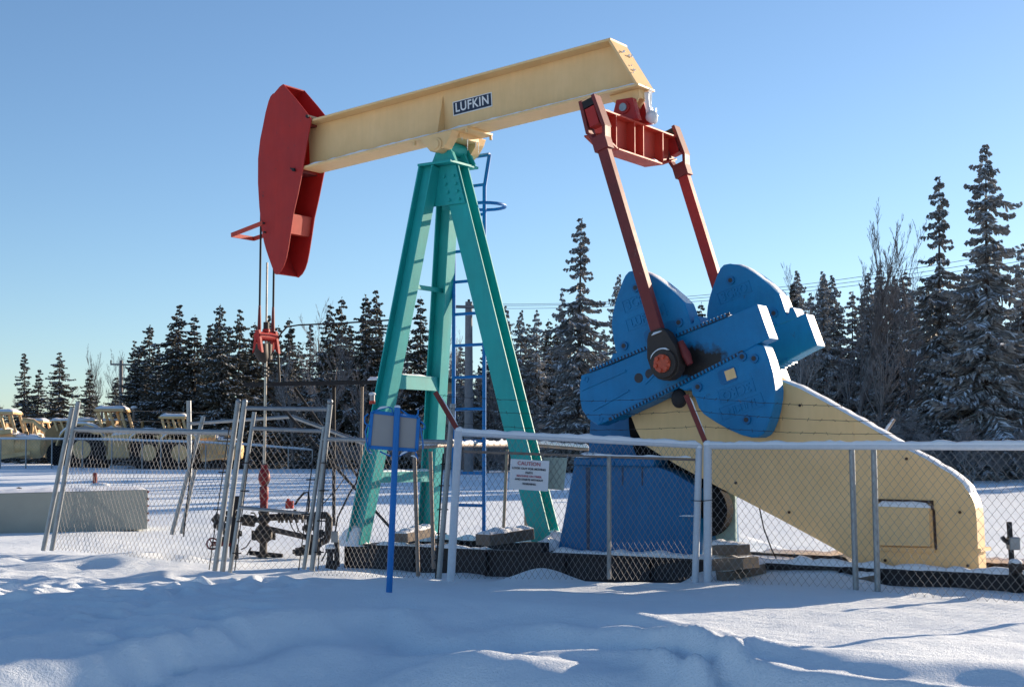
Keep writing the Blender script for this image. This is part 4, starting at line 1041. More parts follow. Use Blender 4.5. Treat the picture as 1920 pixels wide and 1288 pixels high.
mb = MB(); mb.tube([wp_(553, 946, .1), wp_(560, 935, .1), wp_(570, 924, .1), wp_(578, 922, .1), wp_(580, 940, .1), wp_(577, 965, .1)], .014, 8); mb.tube([wp_(553, 955, .1), wp_(555, 966, .1)], .02, 8); mb.build('instrument_line', M['dark'], wh, 0, True)
# small control valve right of the gate
cv = thing('control_valve', 'small grey control box and valve in the snow between gate and skid end', 'valve', W(622, 1060, 15.9)); co = cv.location.copy()
mb = MB(); c = W(628, 1006, 15.9)-co; mb.box((c.x-.04, c.y-.03, c.z-.06), (c.x+.04, c.y+.03, c.z+.06)); mb.build('junction_box', M['galv'], cv, .006)
mb = MB(); c = W(620, 1030, 15.9)-co; mb.ball(c, .06, 12, 8, (1, 1, .9)); mb.tube([c, W(618, 1056, 15.9)-co], .035, 8); mb.tube([W(612, 1056, 15.9)-co, W(632, 1060, 15.9)-co], .05, 10); mb.tube([W(631, 1012, 15.9)-co, W(632, 1062, 15.9)-co], .03, 8); mb.build('valve_body', M['dark'], cv, 0, True)
mb = MB(); mb.ball(W(620, 1026, 15.9)-co, .062, 12, 8, (1, 1, .6)); mb.build('snow', M['snowcap'], cv, 0, True)
mb = MB(); mb.tube([W(628, 1000, 15.9)-co, W(633, 970, 15.9)-co, W(655, 925, 15.7)-co, W(668, 905, 15.6)-co, W(672, 880, 15.6)-co], .010, 6); mb.tube([W(612, 1033, 15.9)-co, W(603, 1052, 15.9)-co], .008, 6)
mb.tube([W(600, 950, 16.4)-co, W(633, 915, 16.4)-co, W(650, 890, 16.4)-co], .006, 5)
mb.build('conduit', M['dark'], cv, 0, True)

# ------------------------------------------------------------------ elevated platform behind
pf = thing('steel_platform', 'dark raised steel platform on pipe legs with diagonal braces behind the teal post', 'platform', W(626, 1000, 19.8)); po = pf.location.copy()
mb = MB(); a = W(464, 721, 19.6)-po; b = W(848, 713, 19.6)-po; mb.beam(a, b, .6, .025); mb.beam(a+Vector((0, -.3, -.02)), b+Vector((0, -.3, -.02)), .025, .05); mb.build('deck', M['dark'], pf)
mb = MB(); c = W(830, 722, 19.3)-po; mb.box((c.x-.13, c.y, c.z-.09), (c.x+.13, c.y+.5, c.z+.09)); mb.build('end_box', M['wood'], pf)
for a, b, Y, r, mt in (((626, 985), (626, 722), 19.8, .024, 'dark'), ((676, 985), (679, 725), 19.9, .02, 'rustpipe')):
    mb = MB(); pipe(mb, W(*a, Y)-po, W(*b, Y)-po, r); mb.build('leg', M[mt], pf, 0, True)
for a, b, Y in (((496, 728), (742, 1000), 19.3), ((552, 728), (690, 920), 19.9)):
    mb = MB(); mb.beam(W(*a, Y)-po, W(*b, Y)-po, .028, .035, (0, 1, 0)); mb.build('brace', M['dark'], pf)
lumpmb = MB(); lumps(lumpmb, [W(690, 713, 19.3)-po, W(712, 712, 19.3)-po], .1, .05, .03, 3); lumpmb.build('snow', M['snowcap'], pf, 0, True)
# small red and white device by the leg
dv = thing('signal_lamp', 'small red and white device on the near teal leg above the blue sign', 'lamp', W(698, 750, 16.6)); do = dv.location.copy()
mb = MB(); c = Vector((0, 0, 0)); mb.tube([c-Vector((0, 0, .045)), c-Vector((0, 0, .01))], .035, 12); mb.build('lamp_base', M['redlit'], dv, 0, True)
mb = MB(); mb.tube([c-Vector((0, 0, .01)), c+Vector((0, 0, .06))], .03, 12); mb.build('lamp_glass', M['alu'], dv, 0, True)
mb = MB(); mb.ball(c+Vector((0, 0, .07)), .042, 12, 6, (1, 1, .5)); mb.build('snow', M['snowcap'], dv, 0, True)

# ------------------------------------------------------------------ timber blocks
def timber(label, a, b, Y0, Y1, w, h, seed, snow=True):
    p = W(*a, Y0); q = W(*b, Y1); c = (p+q)/2
    o = MB(); o.beam(p-c, q-c, w, h); 
    r = thing('timber_block', label, 'timber', c); o.build('block', M['wood'], r, .006)
    if snow:
        mb = MB(); up = Vector((0, 0, h/2)); lumps(mb, [p-c+up, q-c+up], w*.95, .04, .04, seed, None, .5); mb.build('snow', M['snowcap'], r, 0, True)
timber('tapered grey plank with snow lying on the skid between the two front teal legs', (750, 1008), (802, 996), 16.3, 16.8, .2, .10, 41)
timber('tapered grey plank with snow on the skid beside the rear teal leg', (905, 1012), (988, 1000), 15.6, 16.0, .25, .12, 42)
timber('upper short timber of the crib right of the double white posts', (1338, 1030), (1394, 1030), 14.3, 14.0, .2, .10, 43)
timber('lower dark timber of the crib right of the double white posts', (1345, 1058), (1408, 1055), 14.0, 13.7, .25, .11, 44, False)
timber('loose timber sloping out of the crib toward the belt guard', (1348, 1080), (1430, 1064), 13.9, 14.0, .16, .09, 45)
timber('pale timber block under the motor end of the skid', (1600, 1090), (1645, 1084), 13.4, 13.4, .15, .08, 46)
timber('pale snowy block at the right end of the motor base', (1846, 1098), (1884, 1082), 12.9, 13.1, .15, .11, 47)
# pipe post at right edge
rp = thing('valve_post', 'dark pipe post with grey box and snowy valve at the right edge', 'valve post', W(1905, 1130, 12.6)); ro_ = rp.location.copy()
mb = MB(); mb.beam(W(1903, 1135, 12.6)-ro_, W(1892, 978, 12.6)-ro_, .035, .05, (1, 0, 0)); mb.beam(W(1904, 1140, 12.6)-ro_, W(1901, 1060, 12.6)-ro_, .07, .07, (1, 0, 0)); mb.build('post', M['dark'], rp, .004)
mb = MB(); c = W(1904, 1019, 12.55)-ro_; mb.box((c.x-.045, -.05, c.z-.055), (c.x+.045, .06, c.z+.055)); mb.build('grey_box', M['galv'], rp, .01)
mb = MB(); mb.tube([W(1896, 1064, 12.55)-ro_, W(1912, 1060, 12.55)-ro_], .06, 12); mb.tube([W(1908, 1070, 12.55)-ro_, W(1925, 1098, 12.5)-ro_], .025, 8); mb.tube([W(1879, 1006, 12.6)-ro_, W(1884, 1013, 12.6)-ro_, W(1894, 1018, 12.6)-ro_], .02, 8); mb.build('valve', M['iron'], rp, 0, True)
mb = MB(); mb.ball(W(1904, 1053, 12.55)-ro_, .06, 10, 6, (1, 1, .5)); mb.build('snow', M['snowcap'], rp, 0, True)

# ------------------------------------------------------------------ concrete trough, stake, hoop
ct = thing('concrete_trough', 'long low grey concrete trough with snow on top at the left edge', 'trough', W(140, 990, 22)); co = ct.location.copy()
mb = MB(); a = W(-120, 965, 21.3); b = W(277, 953, 22.6); hgt = .27
d = (b-a).normalized(); s_ = Vector((0, 0, 1)).cross(d)
a0, b0 = a-co, b-co; up = Vector((0, 0, .29)); bk = s_*.9
if bk.y < 0: bk = -bk
mb.add([a0-up*1.3, b0-up*1.1, b0+up, a0+up, a0-up*1.3+bk, b0-up*1.1+bk, b0+up+bk, a0+up+bk], [(0, 1, 2, 3), (7, 6, 5, 4), (0, 4, 5, 1), (1, 5, 6, 2), (2, 6, 7, 3), (3, 7, 4, 0)])
mb.build('trough_wall', M['concrete'], ct, .008)
mb = MB(); k = 40; vs = []; fs_ = []
for i in range(k+1):
    for j in range(7):
        p = a0.lerp(b0, i/k)+up+bk*(j/6); e = (1 if 0 < j < 6 else 0)*(1 if 0 < i < k else .0)
        vs.append(p+Vector((0, 0, .003+e*(.04+.03*noise.noise(Vector((i*.3, j*.4, 2)))))))
for i in range(k):
    for j in range(6): fs_.append((i*7+j, (i+1)*7+j, (i+1)*7+j+1, i*7+j+1))
mb.add(vs, fs_); mb.build('snow', M['snowcap'], ct, 0, True)
mb = MB()
for py in (922, 935, 948, 962, 975): mb.ball(W(278, py, 22.58)-co, .018, 6, 4)
mb.build('rusty_stud', M['maroon'], ct)
st = thing('marker_stake', 'short dark red marker stake in the snow above the concrete trough', 'stake', W(178, 912, 27)); so = st.location.copy()
mb = MB(); mb.tube([Vector((0, 0, -.1)), W(178, 886, 27)-so], .042, 10); mb.build('stake', M['maroon'], st, 0, True)
mb = MB(); mb.ball((.1, 0, .02), .14, 12, 6, (1.4, 1, .4)); mb.build('snow_mound', M['snowcap'], st, 0, True)
hp_ = thing('metal_hoop', 'small dark metal hoop showing above the snow left of the stake', 'hoop', W(35, 918, 26)); ho = hp_.location.copy()
mb = MB(); mb.tube([W(29, 921, 26)-ho, W(31, 916, 26)-ho, W(35, 914, 26)-ho, W(40, 916, 26)-ho, W(42, 920, 26)-ho], .014, 6); mb.build('hoop', M['dark'], hp_, 0, True)

# ------------------------------------------------------------------ far fence
YF = 72
ff = thing('yard_fence', 'distant low yard fence with white top rail in front of the yellow machines', 'fence', (WX(250, YF), YF, .42)); fo = ff.location.copy()
ttop = [(-60, 822), (160, 823), (380, 829), (456, 833), (586, 843)]
mb = MB(); mb.tube([W(x, y, YF)-fo for x, y in ttop], .045, 6); mb.build('top_rail', M['whitepost'], ff, 0, True)
mb = MB(); lumps(mb, [W(x, y-1, YF)-fo for x, y in ttop], .10, .05, .4, 3); mb.build('snow', M['snowcap'], ff, 0, True)
for px in (1.5, 49, 97.6, 155, 210, 267, 302, 336, 386, 427, 463, 494, 541, 586):
    yt = 822 if px < 160 else 822+(px-160)/426*21
    mb = MB(); mb.tube([Vector((WX(px, YF)-fo.x, 0, -.5)), W(px, yt, YF)-fo], .04, 6); mb.build('post', M['galv'], ff, 0, True)
mb = MB()
for i in range(len(ttop)-1):
    a, b = ttop[i], ttop[i+1]; p, q = W(*a, YF), W(*b, YF); lo = Vector((0, 0, -1.5))
    chain(mb, p+lo-fo, q+lo-fo, q-fo, p-fo, .15, .16, .003)
mb.build('chain_mesh', M['wire'], ff)

# ------------------------------------------------------------------ earthmoving machines (far left)
def hauler(label, px, Yd, s=1.0, cab=True, arch=True, rz=0):
    """earthmover seen from its side: px = right end of the rounded engine nose"""
    o = thing('earthmover', label, 'earthmover', (WX(px, Yd), Yd, .38), rz, 'parked yellow earthmovers in the snowy yard'); o.scale = (s, s, s)
    mb = MB(); mb.prism([(-3.4, .55), (-3.4, 1.55), (-2.3, 1.75), (-1.2, 1.6), (-1.1, .55)], -.85, .85); mb.prism([(-1.6, .6), (-1.6, 1.45), (-1.0, 1.4), (-1.0, .6)], -.6, .6)
    body = mb.build('body', M['mach'], o, .08)
    mb = MB(); mb.tube([(-1.35, -.3, 1.02), (-.15, -.3, 1.0), (0, -.3, 1.0), (.05, -.3, 1.0)], [.52, .52, .44, .25], 22); mb.tube([(-.98, -.3, 1.02), (-.9, -.3, 1.02)], .545, 22); mb.build('engine_nose', M['mach'], body, 0, True)
    mb = MB(); lumps(mb, [(-1.3, -.3, 1.50), (-.2, -.3, 1.48)], .75, .16, .12, int(px), (0, 1, 0), .5); mb.build('snow', M['snowcap'], body, 0, True)
    mb = MB(); mb.tube([(-.55, -.3, 1.5), (-.55, -.3, 2.15)], .07, 10); mb.tube([(-.8, -.3, 1.5), (-.8, -.3, 1.75)], .11, 10); mb.build('exhaust_pipe', M['machd'], body, 0, True)
    if arch:
        for v in (-.95, .95):
            mb = MB(); mb.tube([(-3.0, v-.3, .85), (-3.0, v-.22, .85), (-3.0, v+.22, .85), (-3.0, v+.3, .85)], [.85, .98, .98, .85], 30); w_ = mb.build('wheel', M['rubber'], o, 0, True)
            mb = MB(); mb.cyl((-3.0, v-.32, .85), (-3.0, v+.32, .85), .42, 20); mb.build('rim', M['mach'], w_, .03)
        mb = MB(); ar = [Vector((-3.0+1.12*math.cos(a_), -1.0, .85+1.12*math.sin(a_))) for a_ in [math.pi*(.95-.1*i) for i in range(10)]]
        for p, q in zip(ar[:-1], ar[1:]): mb.beam(p, q, .75, .06, (0, 1, 0))
        fe = mb.build('fender', M['mach'], o)
        mb = MB(); lumps(mb, [p+Vector((0, 0, .04)) for p in ar[1:-1]], .6, .12, .15, 5, (0, 1, 0), .4); mb.build('snow', M['snowcap'], fe, 0, True)
    mb = MB(); lumps(mb, [(-3.3, 0, 1.6), (-2.3, 0, 1.76), (-1.3, 0, 1.62)], 1.5, .22, .2, 8, (0, 1, 0), .6); mb.build('snow', M['snowcap'], body, 0, True)
    mb = MB(); mb.beam((-3.6, -1.15, 1.5), (-1.2, -1.15, 1.75), .2, .22); mb.beam((-1.9, -1.15, .5), (-.3, -1.15, .75), .18, .2); mb.build('push_arm', M['mach'], o, .03)
    if cab:
        mb = MB()
        for v in (-.6, .6):
            for x in (-2.5, -1.95, -1.45): mb.beam((x+.25, v, 1.7), (x, v, 2.55), .13, .13, (1, 0, 0))
        mb.box((-2.65, -.75, 2.55), (-1.3, .75, 2.68)); cf = mb.build('cab_frame', M['mach'], o, .03)
        mb = MB(); lumps(mb, [(-2.6, 0, 2.68), (-1.35, 0, 2.68)], 1.4, .17, .15, 9, (0, 1, 0), .35); mb.build('snow', M['snowcap'], cf, 0, True)
        mb = MB(); mb.box((-2.2, -.35, 1.7), (-1.75, .35, 2.15)); mb.build('seat', M['machd'], cf, .05)
    return o
hauler('yellow earthmover at the left edge with square light cab frame and rounded nose', 84, 79, 1.15, True, False)
hauler('yellow earthmover behind the leftmost gate leaf, snowy wheel arch left, ribbed canopy and nose right', 292, 80, 1.22, True, True)
hauler('yellow earthmover whose rounded nose shows just right of the ribbed canopy machine', 338, 76, 1.05, False, False)
hauler('yellow earthmover with cab frame seen through the leaning gate mesh', 400, 75, 1.02, True, True)
hauler('rightmost yellow earthmover partly behind the walk gate post', 456, 74.5, 1.0, False, True)
hauler('brown-yellow earthmover far back between left edge and the scraper', 128, 100, 1.15, True, False)
sc_ = thing('scraper', 'long yellow scraper with leaning ribs along its snow covered top, behind the leftmost gate post', 'earthmover', (WX(158, 94), 94, .38), 0, 'parked yellow earthmovers in the snowy yard')
mb = MB(); mb.prism([(-2.3, .5), (-2.35, 2.2), (-1.7, 2.75), (3.6, 2.75), (3.4, 2.1), (2.6, .6)], -.8, .8); bw_ = mb.build('bowl', M['machd'], sc_, .05)
for i in range(13):
    if i in (5, 9): continue
    x = -1.75+i*.42; mb = MB(); mb.beam((x+.28, -.86, 2.25), (x, -.88, 2.95), .13, .12, (1, 0, 0)); mb.build('rib', M['mach'], bw_, .02)
for x0_, x1_ in ((-2.0, .9), (1.2, 3.6)):
    mb = MB(); lumps(mb, [(x0_, -.4, 2.93), (x1_, -.4, 2.95)], 1.1, .17, .2, int(x0_*3), (0, 1, 0), .3); mb.build('snow', M['snowcap'], bw_, 0, True)
mb = MB(); mb.box((-2.05, -.9, 2.86), (3.65, -.1, 2.95)); mb.build('top_rail', M['mach'], bw_, .02)
mb = MB(); mb.tube([(-2.3, -.5, 2.2), (-3.2, -.5, 2.9), (-4.0, -.5, 3.0)], .16, 10); mb.tube([(-3.2, -.5, 2.9), (-3.3, -.5, 2.1)], .12, 8); mb.build('gooseneck', M['mach'], sc_, 0, True)
for x in (-1.3, 2.3):
    mb = MB(); mb.tube([(x, -1.25, .8), (x, -1.15, .8), (x, -.9, .8), (x, -.8, .8)], [.65, .8, .8, .65], 26); mb.build('wheel', M['rubber'], sc_, 0, True)
# boom arms at the right of the yard
bm = thing('crane_boom', 'pair of snowy yellow boom arms sloping down right behind the yard fence', 'boom', W(360, 870, 78)); bo = bm.location.copy()
mb = MB(); mb.tube([W(285, 812, 78)-bo, W(372, 822, 78)-bo, W(390, 834, 78)-bo], .14, 8); mb.build('boom', M['mach'], bm)
mb = MB(); mb.tube([W(370, 834, 79)-bo, W(398, 852, 79)-bo], .13, 8); mb.build('boom', M['mach'], bm)
mb = MB(); mb.beam(W(330, 815, 78)-bo, W(330, 880, 78)-bo, .3, .3); mb.build('mast', M['mach'], bm)
mb = MB(); lumps(mb, [W(285, 808, 78)-bo, W(372, 818, 78)-bo, W(390, 831, 78)-bo], .25, .12, .3, 3); lumps(mb, [W(370, 831, 79)-bo, W(398, 849, 79)-bo], .25, .12, .3, 3); mb.build('snow', M['snowcap'], bm, 0, True)
for i, (px, yt, lab) in enumerate(((191, 768, 'left one of two small vent pipes with snow caps above the yellow machines'), (251, 764, 'right one of two small vent pipes with snow caps above the yellow machines'))):
    v_ = thing('vent_pipe', lab, 'pipe', (WX(px, 84), 84, .42), 0, 'vent pipes'); vo = v_.location.copy()
    mb = MB(); mb.tube([(0, 0, 0), W(px, yt+2, 84)-vo], .07, 8); mb.build('pipe', M['rustpipe'], v_, 0, True)
    mb = MB(); mb.ball(W(px, yt, 84)-vo, .2, 10, 6, (1, 1, .5)); mb.build('snow', M['snowcap'], v_, 0, True)

# ------------------------------------------------------------------ utility poles and lines
def upole(label, px, yt, Yd, arm_, ya, r):
    o = thing('utility_pole', label, 'utility pole', (WX(px, Yd), Yd, .4)); oo = o.location.copy()
    mb = MB(); mb.tube([Vector((0, 0, -.3)), W(px, yt, Yd)-oo], [r*1.15, r*.85], 10); mb.build('pole', M['pole'], o, 0, True)
    mb = MB(); mb.beam(W(arm_[0], ya, Yd-.1)-oo, W(arm_[1], ya+1, Yd-.1)-oo, .10, .11); ca = mb.build('crossarm', M['pole'], o)
    mb = MB()
    for px_ in (arm_[0]+1, px, arm_[1]-1): q = W(px_, ya, Yd)-oo; mb.tube([q, q+Vector((0, 0, .28))], .05, 8)
    mb.build('insulator', M['dark'], ca)
upole('weathered utility pole with one crossarm left of the spruce row', 227, 676, 95, (207, 251), 683, .13)
upole('pale utility pole with crossarm seen through the blue ladder', 879, 566, 55, (848, 897), 575, .16)
pl = thing('power_line', 'thin power lines crossing the pale sky behind the cranks', 'power line', W(885, 570, 55)); po = pl.location.copy()
mb = MB()
for k, (y0, y1) in enumerate(((570, 470), (572, 482), (577, 492))):
    p = W(897-k*24, y0, 55); q = W(1960, y1-10, 42); pts = [p.lerp(q, i/24)-Vector((0, 0, .5*4*(i/24)*(1-i/24))) for i in range(25)]
    mb.tube([x-po for x in pts], .009, 4, False)
mb.build('wire', M['dark'], pl)

# ------------------------------------------------------------------ trees
def spruce(seed, h=11.0, rb=1.75, snow=.35, thin=1.0, droop=.28):
    rnd = random.Random(seed); mb = MB()
    z = h*.05; ph = 0
    lean = (rnd.uniform(-.02, .02), rnd.uniform(-.02, .02))
    while z < h*.985:
        t_ = z/h
        rr_ = rb*1.85*((1-t_)**.88)*(.86+.10*math.sin(t_*19+seed)+rnd.uniform(-.22, .25))
        if rr_ < .10: rr_ = .10
        nb = int((11-6.5*t_)*thin)+rnd.randint(-1, 1); ph += 1.3
        for b_i in range(max(3, nb)):
            if rnd.random() < .08: continue
            az = ph+2*math.pi*b_i/max(3, nb)+rnd.uniform(-.35, .35); r = rr_*rnd.uniform(.40, 1.25)*(1+.42*noise.noise(Vector((math.cos(az)*1.2+seed, math.sin(az)*1.2, z*.45))))
            zz = z+rnd.uniform(-.24, .24)
            dx, dy = math.cos(az), math.sin(az); sx, sy = -dy, dx
            n_ = max(3, int(r/.13)); base = Vector((lean[0]*zz, lean[1]*zz, zz))
            dr_ = droop*r*rnd.uniform(.6, 1.3); asc = .22*t_*r
            for j in range(n_+1):
                f = (j+.6)/(n_+.6); p = base+Vector((dx*r*f, dy*r*f, -dr_*f*1.6+dr_*.7*f*f*f+asc*f))
                tl_ = (.13+.40*r*(1-f)*.9)*rnd.uniform(.7, 1.25); tl_ = min(tl_, .55)
                for sd in (-1, 1, 0) if j > n_-2 else (-1, 1):
                    ang = rnd.uniform(.5, 1.0)*sd
                    vx = dx*math.cos(ang)+sx*math.sin(ang); vy = dy*math.cos(ang)+sy*math.sin(ang)
                    tip_ = p+Vector((vx*tl_, vy*tl_, -tl_*rnd.uniform(.15, .75)))
                    w_ = rnd.uniform(.03, .07); pw_ = Vector((-vy*w_, vx*w_, rnd.uniform(-.04, .04)))
                    mid = p.lerp(tip_, .5)+Vector((0, 0, .02))
                    sn = rnd.random() < snow
                    mb.cur = 0
                    mb.add([p-pw_*.5, mid-pw_, tip_, mid+pw_, p+pw_*.5], [(0, 1, 2, 3, 4)])
                    # hanging needles under the twig
                    hn = Vector((rnd.uniform(-.03, .03), rnd.uniform(-.03, .03), -rnd.uniform(.06, .16)))
                    mb.add([p, tip_, mid+hn], [(0, 1, 2)])
                    if sn:
                        mb.cur = 1; e = Vector((0, 0, .024)); k_ = rnd.uniform(.6, 1.0)
                        q = p.lerp(tip_, k_)
                        mb.add([p-pw_*.45+e, mid-pw_*1.0*k_+e, q+e, mid+pw_*1.0*k_+e], [(0, 1, 2, 3)])
            # bough stem
            mb.cur = 0
        z += (.24+.14*rnd.random())*(1.0 if t_ < .8 else .75)
    for i in range(8):
        a_ = rnd.uniform(0, 6.28); p = Vector((lean[0]*h, lean[1]*h, h*rnd.uniform(.955, 1.0))); q = p+Vector((math.cos(a_)*.09, math.sin(a_)*.09, .03)); mb.cur = 0
        mb.add([p, q, p-Vector((0, 0, .16))], [(0, 1, 2)])
    tk = MB(); tk.tube([(lean[0]*h*i/8, lean[1]*h*i/8, h*i/8-.2) for i in range(9)], [.17*(1-i/8.2) for i in range(9)], 7)
    return mb, tk
def bare(seed, h=9.0, spread=.32, twigs=1.0, r0=.09, lv=4, frost=.35, stems=1):
    rnd = random.Random(seed); mb = MB(); tk = MB()
    def grow(p, d, L, r, lev):
        pts = [p]; n_ = 5
        for i in range(n_):
            d = (d+Vector((rnd.uniform(-1, 1), rnd.uniform(-1, 1), rnd.uniform(-.3, .9)))*.13).normalized(); p = p+d*(L/n_); pts.append(p)
        rs = [r*(1-.6*i/n_) for i in range(n_+1)]
        if lev == 0: tk.tube(pts, rs, 6)
        else: mb.cur = 1 if rnd.random() < frost else 0; mb.tube(pts, rs, 3, False)
        if lev >= lv: return
        k = int(([14, 7, 5, 4][min(lev, 3)])*twigs)
        for i in range(k):
            f = rnd.uniform(.25 if lev == 0 else .12, 1.0); idx = f*n_; i0 = min(n_-1, int(idx)); q = pts[i0].lerp(pts[i0+1], idx-i0)
            a_ = rnd.uniform(0, 6.28); side = Vector((math.cos(a_), math.sin(a_), 0))
            nd = (d*(1-spread)+side*(spread+.25)+Vector((0, 0, .28))).normalized()
            grow(q, nd, L*rnd.uniform(.32, .5)*(1.15-f*.45), max(.006, r*(1-f*.6)*.5), lev+1)
    for s_i in range(stems):
        a_ = rnd.uniform(0, 6.28)
        grow(Vector((rnd.uniform(-.2, .2)*(stems > 1), rnd.uniform(-.2, .2)*(stems > 1), -.1)), Vector((math.cos(a_)*.12*(stems > 1), math.sin(a_)*.12*(stems > 1), 1)).normalized(), h*rnd.uniform(.75, 1)/(1.25), r0, 0)
    return mb, tk
SP = []
for i, (rb, sn, th_, dr_) in enumerate(((1.7, .50, 1.15, .34), (1.5, .42, 1.1, .30), (1.9, .55, 1.2, .38), (1.5, .75, 1.1, .42), (1.7, .9, 1.15, .46), (1.25, .45, 1.0, .34))):
    c_, t_ = spruce(50+i, 11, rb, sn, th_, dr_)
    nm_ = 'needle' if i in (0, 1, 2, 5) else 'needlef'
    SP.append((c_.mesh('crown', [M[nm_], M['treesnow']]), t_.mesh('trunk', [M['bark']]), 11.0))
BR = []
for i, (sp_, tw, fr_, st_) in enumerate(((.30, 1.0, .25, 1), (.22, 1.1, .55, 1), (.34, .95, .8, 2), (.13, 1.0, .15, 1))):
    c_, t_ = bare(80+i, 9, sp_, tw, .085, 4, fr_, st_)
    BR.append((c_.mesh('crown', [M['birch'], M['frost']]), t_.mesh('trunk', [M['birch']]), max(v[2] for v in c_.v)))
BU = []
for i in range(3):
    c_, t_ = bare(95+i, 3.2, .55, 1.15, .03, 4, .75, 4)
    BU.append((c_.mesh('crown', [M['frost2'], M['frost']]), t_.mesh('trunk', [M['birch']]), max(v[2] for v in c_.v)))
TN = [0]
def tree(kind, proto, px, ytop, Yd, label, group=None, wide=1.0, rz=None):
    cme, tme, h0 = proto; zb_ = GZ(WX(px, Yd), Yd) if Yd < 200 else .4
    top_ = W(px, ytop, Yd).z; s = (top_-zb_)/h0
    o = thing(kind, label, 'shrub' if kind == 'frosted_shrub' else 'tree', (WX(px, Yd), Yd, zb_), rz if rz is not None else random.uniform(0, 6.28), group)
    if abs(px) < 5000: pass
    o.scale = (s*wide, s*wide, s)
    for nm, me_ in (('trunk', tme), ('crown', cme)):
        c_ = bpy.data.objects.new(nm, me_); COL.objects.link(c_); c_.parent = o
    return o
random.seed(21)
named = [ # (kind, px, ytop, Y, proto, wide, label)
 ('spruce_tree', 47, 660, 120, 5, 1.0, 'thin topped spruce, leftmost of the distant group behind the yellow machines'),
 ('spruce_tree', 68, 690, 118, 1, 1.0, 'bushy spruce just right of the leftmost thin spruce'),
 ('spruce_tree', 109, 660, 112, 0, 1.15, 'broad dark spruce standing clear against sky above the leftmost gate post'),
 ('birch_tree', 157, 645, 115, 3, .7, 'tall thin bare tree between the broad dark spruce and the utility pole'),
 ('spruce_tree', 166, 690, 112, 1, 1.0, 'small dark spruce right beside the thin bare tree'),
 ('birch_tree', 205, 668, 125, 0, 1.0, 'pale bare tree just left of the crossarm pole'),
 ('birch_tree', 232, 655, 125, 1, .8, 'faint bare tree behind the crossarm pole'),
 ('spruce_tree', 213, 705, 118, 1, 1.0, 'brownish spruce at the foot of the crossarm pole'),
 ('spruce_tree', 262, 647, 92, 2, .95, 'dark spruce right of the crossarm pole, its boughs touching the crossarm'),
 ('spruce_tree', 328, 571, 80, 0, 1.0, 'tallest spruce at the left end of the dark row'),
 ('spruce_tree', 364, 590, 80, 1, .95, 'narrow spruce second in the dark row'),
 ('spruce_tree', 392, 606, 82, 5, .9, 'slim lower spruce in the dip of the dark row'),
 ('spruce_tree', 416, 569, 78, 2, .85, 'tall layered spruce left of the red bracket cables'),
 ('spruce_tree', 445, 580, 79, 0, .85, 'spruce with a bare tip just left of the bridle cables'),
 ('spruce_tree', 474, 604, 80, 1, .9, 'lower spruce behind the near bridle cable'),
 ('spruce_tree', 507, 588, 82, 5, .8, 'thin spruce tip behind the polished rod'),
 ('spruce_tree', 541, 596, 78, 1, .9, 'spruce behind the bend of the load cell cable'),
 ('birch_tree', 583, 560, 76, 1, .8, 'frosted bare tree between the carrier bar and the paired spruces'),
 ('spruce_tree', 617, 572, 74, 0, .9, 'left one of the paired spruces left of the teal post'),
 ('spruce_tree', 637, 556, 75, 1, .85, 'right one of the paired spruces left of the teal post'),
 ('spruce_tree', 684, 552, 73, 2, .85, 'dense spruce half hidden by the near teal leg'),
 ('spruce_tree', 705, 543, 74, 0, .9, 'tallest spruce touching the near teal leg'),
 ('spruce_tree', 790, 555, 74, 1, .85, 'spruce seen between the two front teal legs'),
 ('birch_tree', 866, 560, 70, 2, .8, 'frosted bare tree behind the ladder'),
 ('spruce_tree', 950, 573, 70, 3, .8, 'spruce just right of the rear teal leg'),
 ('spruce_tree', 972, 582, 68, 4, .8, 'frosted spruce second right of the rear teal leg'),
 ('spruce_tree', 1004, 580, 68, 3, .8, 'spruce between the rear teal leg and the tall lone spruce'),
 ('spruce_tree', 1028, 598, 70, 1, .8, 'lower dark spruce left of the tall lone spruce'),
 ('spruce_tree', 1057, 540, 62, 3, .6, 'thin frosted spruce leaning on the tall lone spruce'),
 ('spruce_tree', 1083, 408, 58, 3, .95, 'tall lone frosted spruce left of the blue counterweight'),
 ('spruce_tree', 1156, 515, 64, 4, .75, 'slender spruce tip behind the left edge of the near counterweight'),
 ('spruce_tree', 1320, 566, 66, 1, .8, 'small spruce tip seen between the two upper counterweights'),
 ('spruce_tree', 1486, 527, 60, 5, .75, 'small dark spruce right of the far counterweight'),
 ('birch_tree', 1521, 487, 60, 1, .75, 'frosted bare tree between two small spruces right of the cranks'),
 ('spruce_tree', 1551, 518, 58, 4, .8, 'frosted spruce left of the forked bare tree'),
 ('birch_tree', 1597, 383, 54, 3, .9, 'tall forked bare tree standing highest above the frosted wood'),
 ('spruce_tree', 1628, 512, 56, 4, .8, 'spruce at the right foot of the forked bare tree'),
 ('spruce_tree', 1657, 495, 57, 3, .75, 'frosted spruce between the two bare trees on the right'),
 ('birch_tree', 1707, 412, 54, 1, .85, 'bare tree just left of the second tallest spruce'),
 ('spruce_tree', 1694, 520, 56, 4, .8, 'low frosted spruce under the bare tree near the tall spruces'),
 ('spruce_tree', 1763, 330, 50, 3, .85, 'second tallest spruce, left of the tallest one at the right'),
 ('spruce_tree', 1853, 270, 48, 4, .95, 'tallest spruce of all near the right edge'),
 ('spruce_tree', 1925, 455, 50, 3, .9, 'frosted spruce cut by the right edge'),
 ('spruce_tree', 1815, 500, 56, 4, .8, 'frosted spruce in the gap between the two tallest spruces'),
]
for kind, px, yt, Yd, pi, wd, lab in named:
    if kind == 'spruce_tree': wd *= (1.22 if px < 800 else 1.08)
    tree(kind, (SP if kind == 'spruce_tree' else BR)[pi], px, yt, Yd, lab, None, wd)
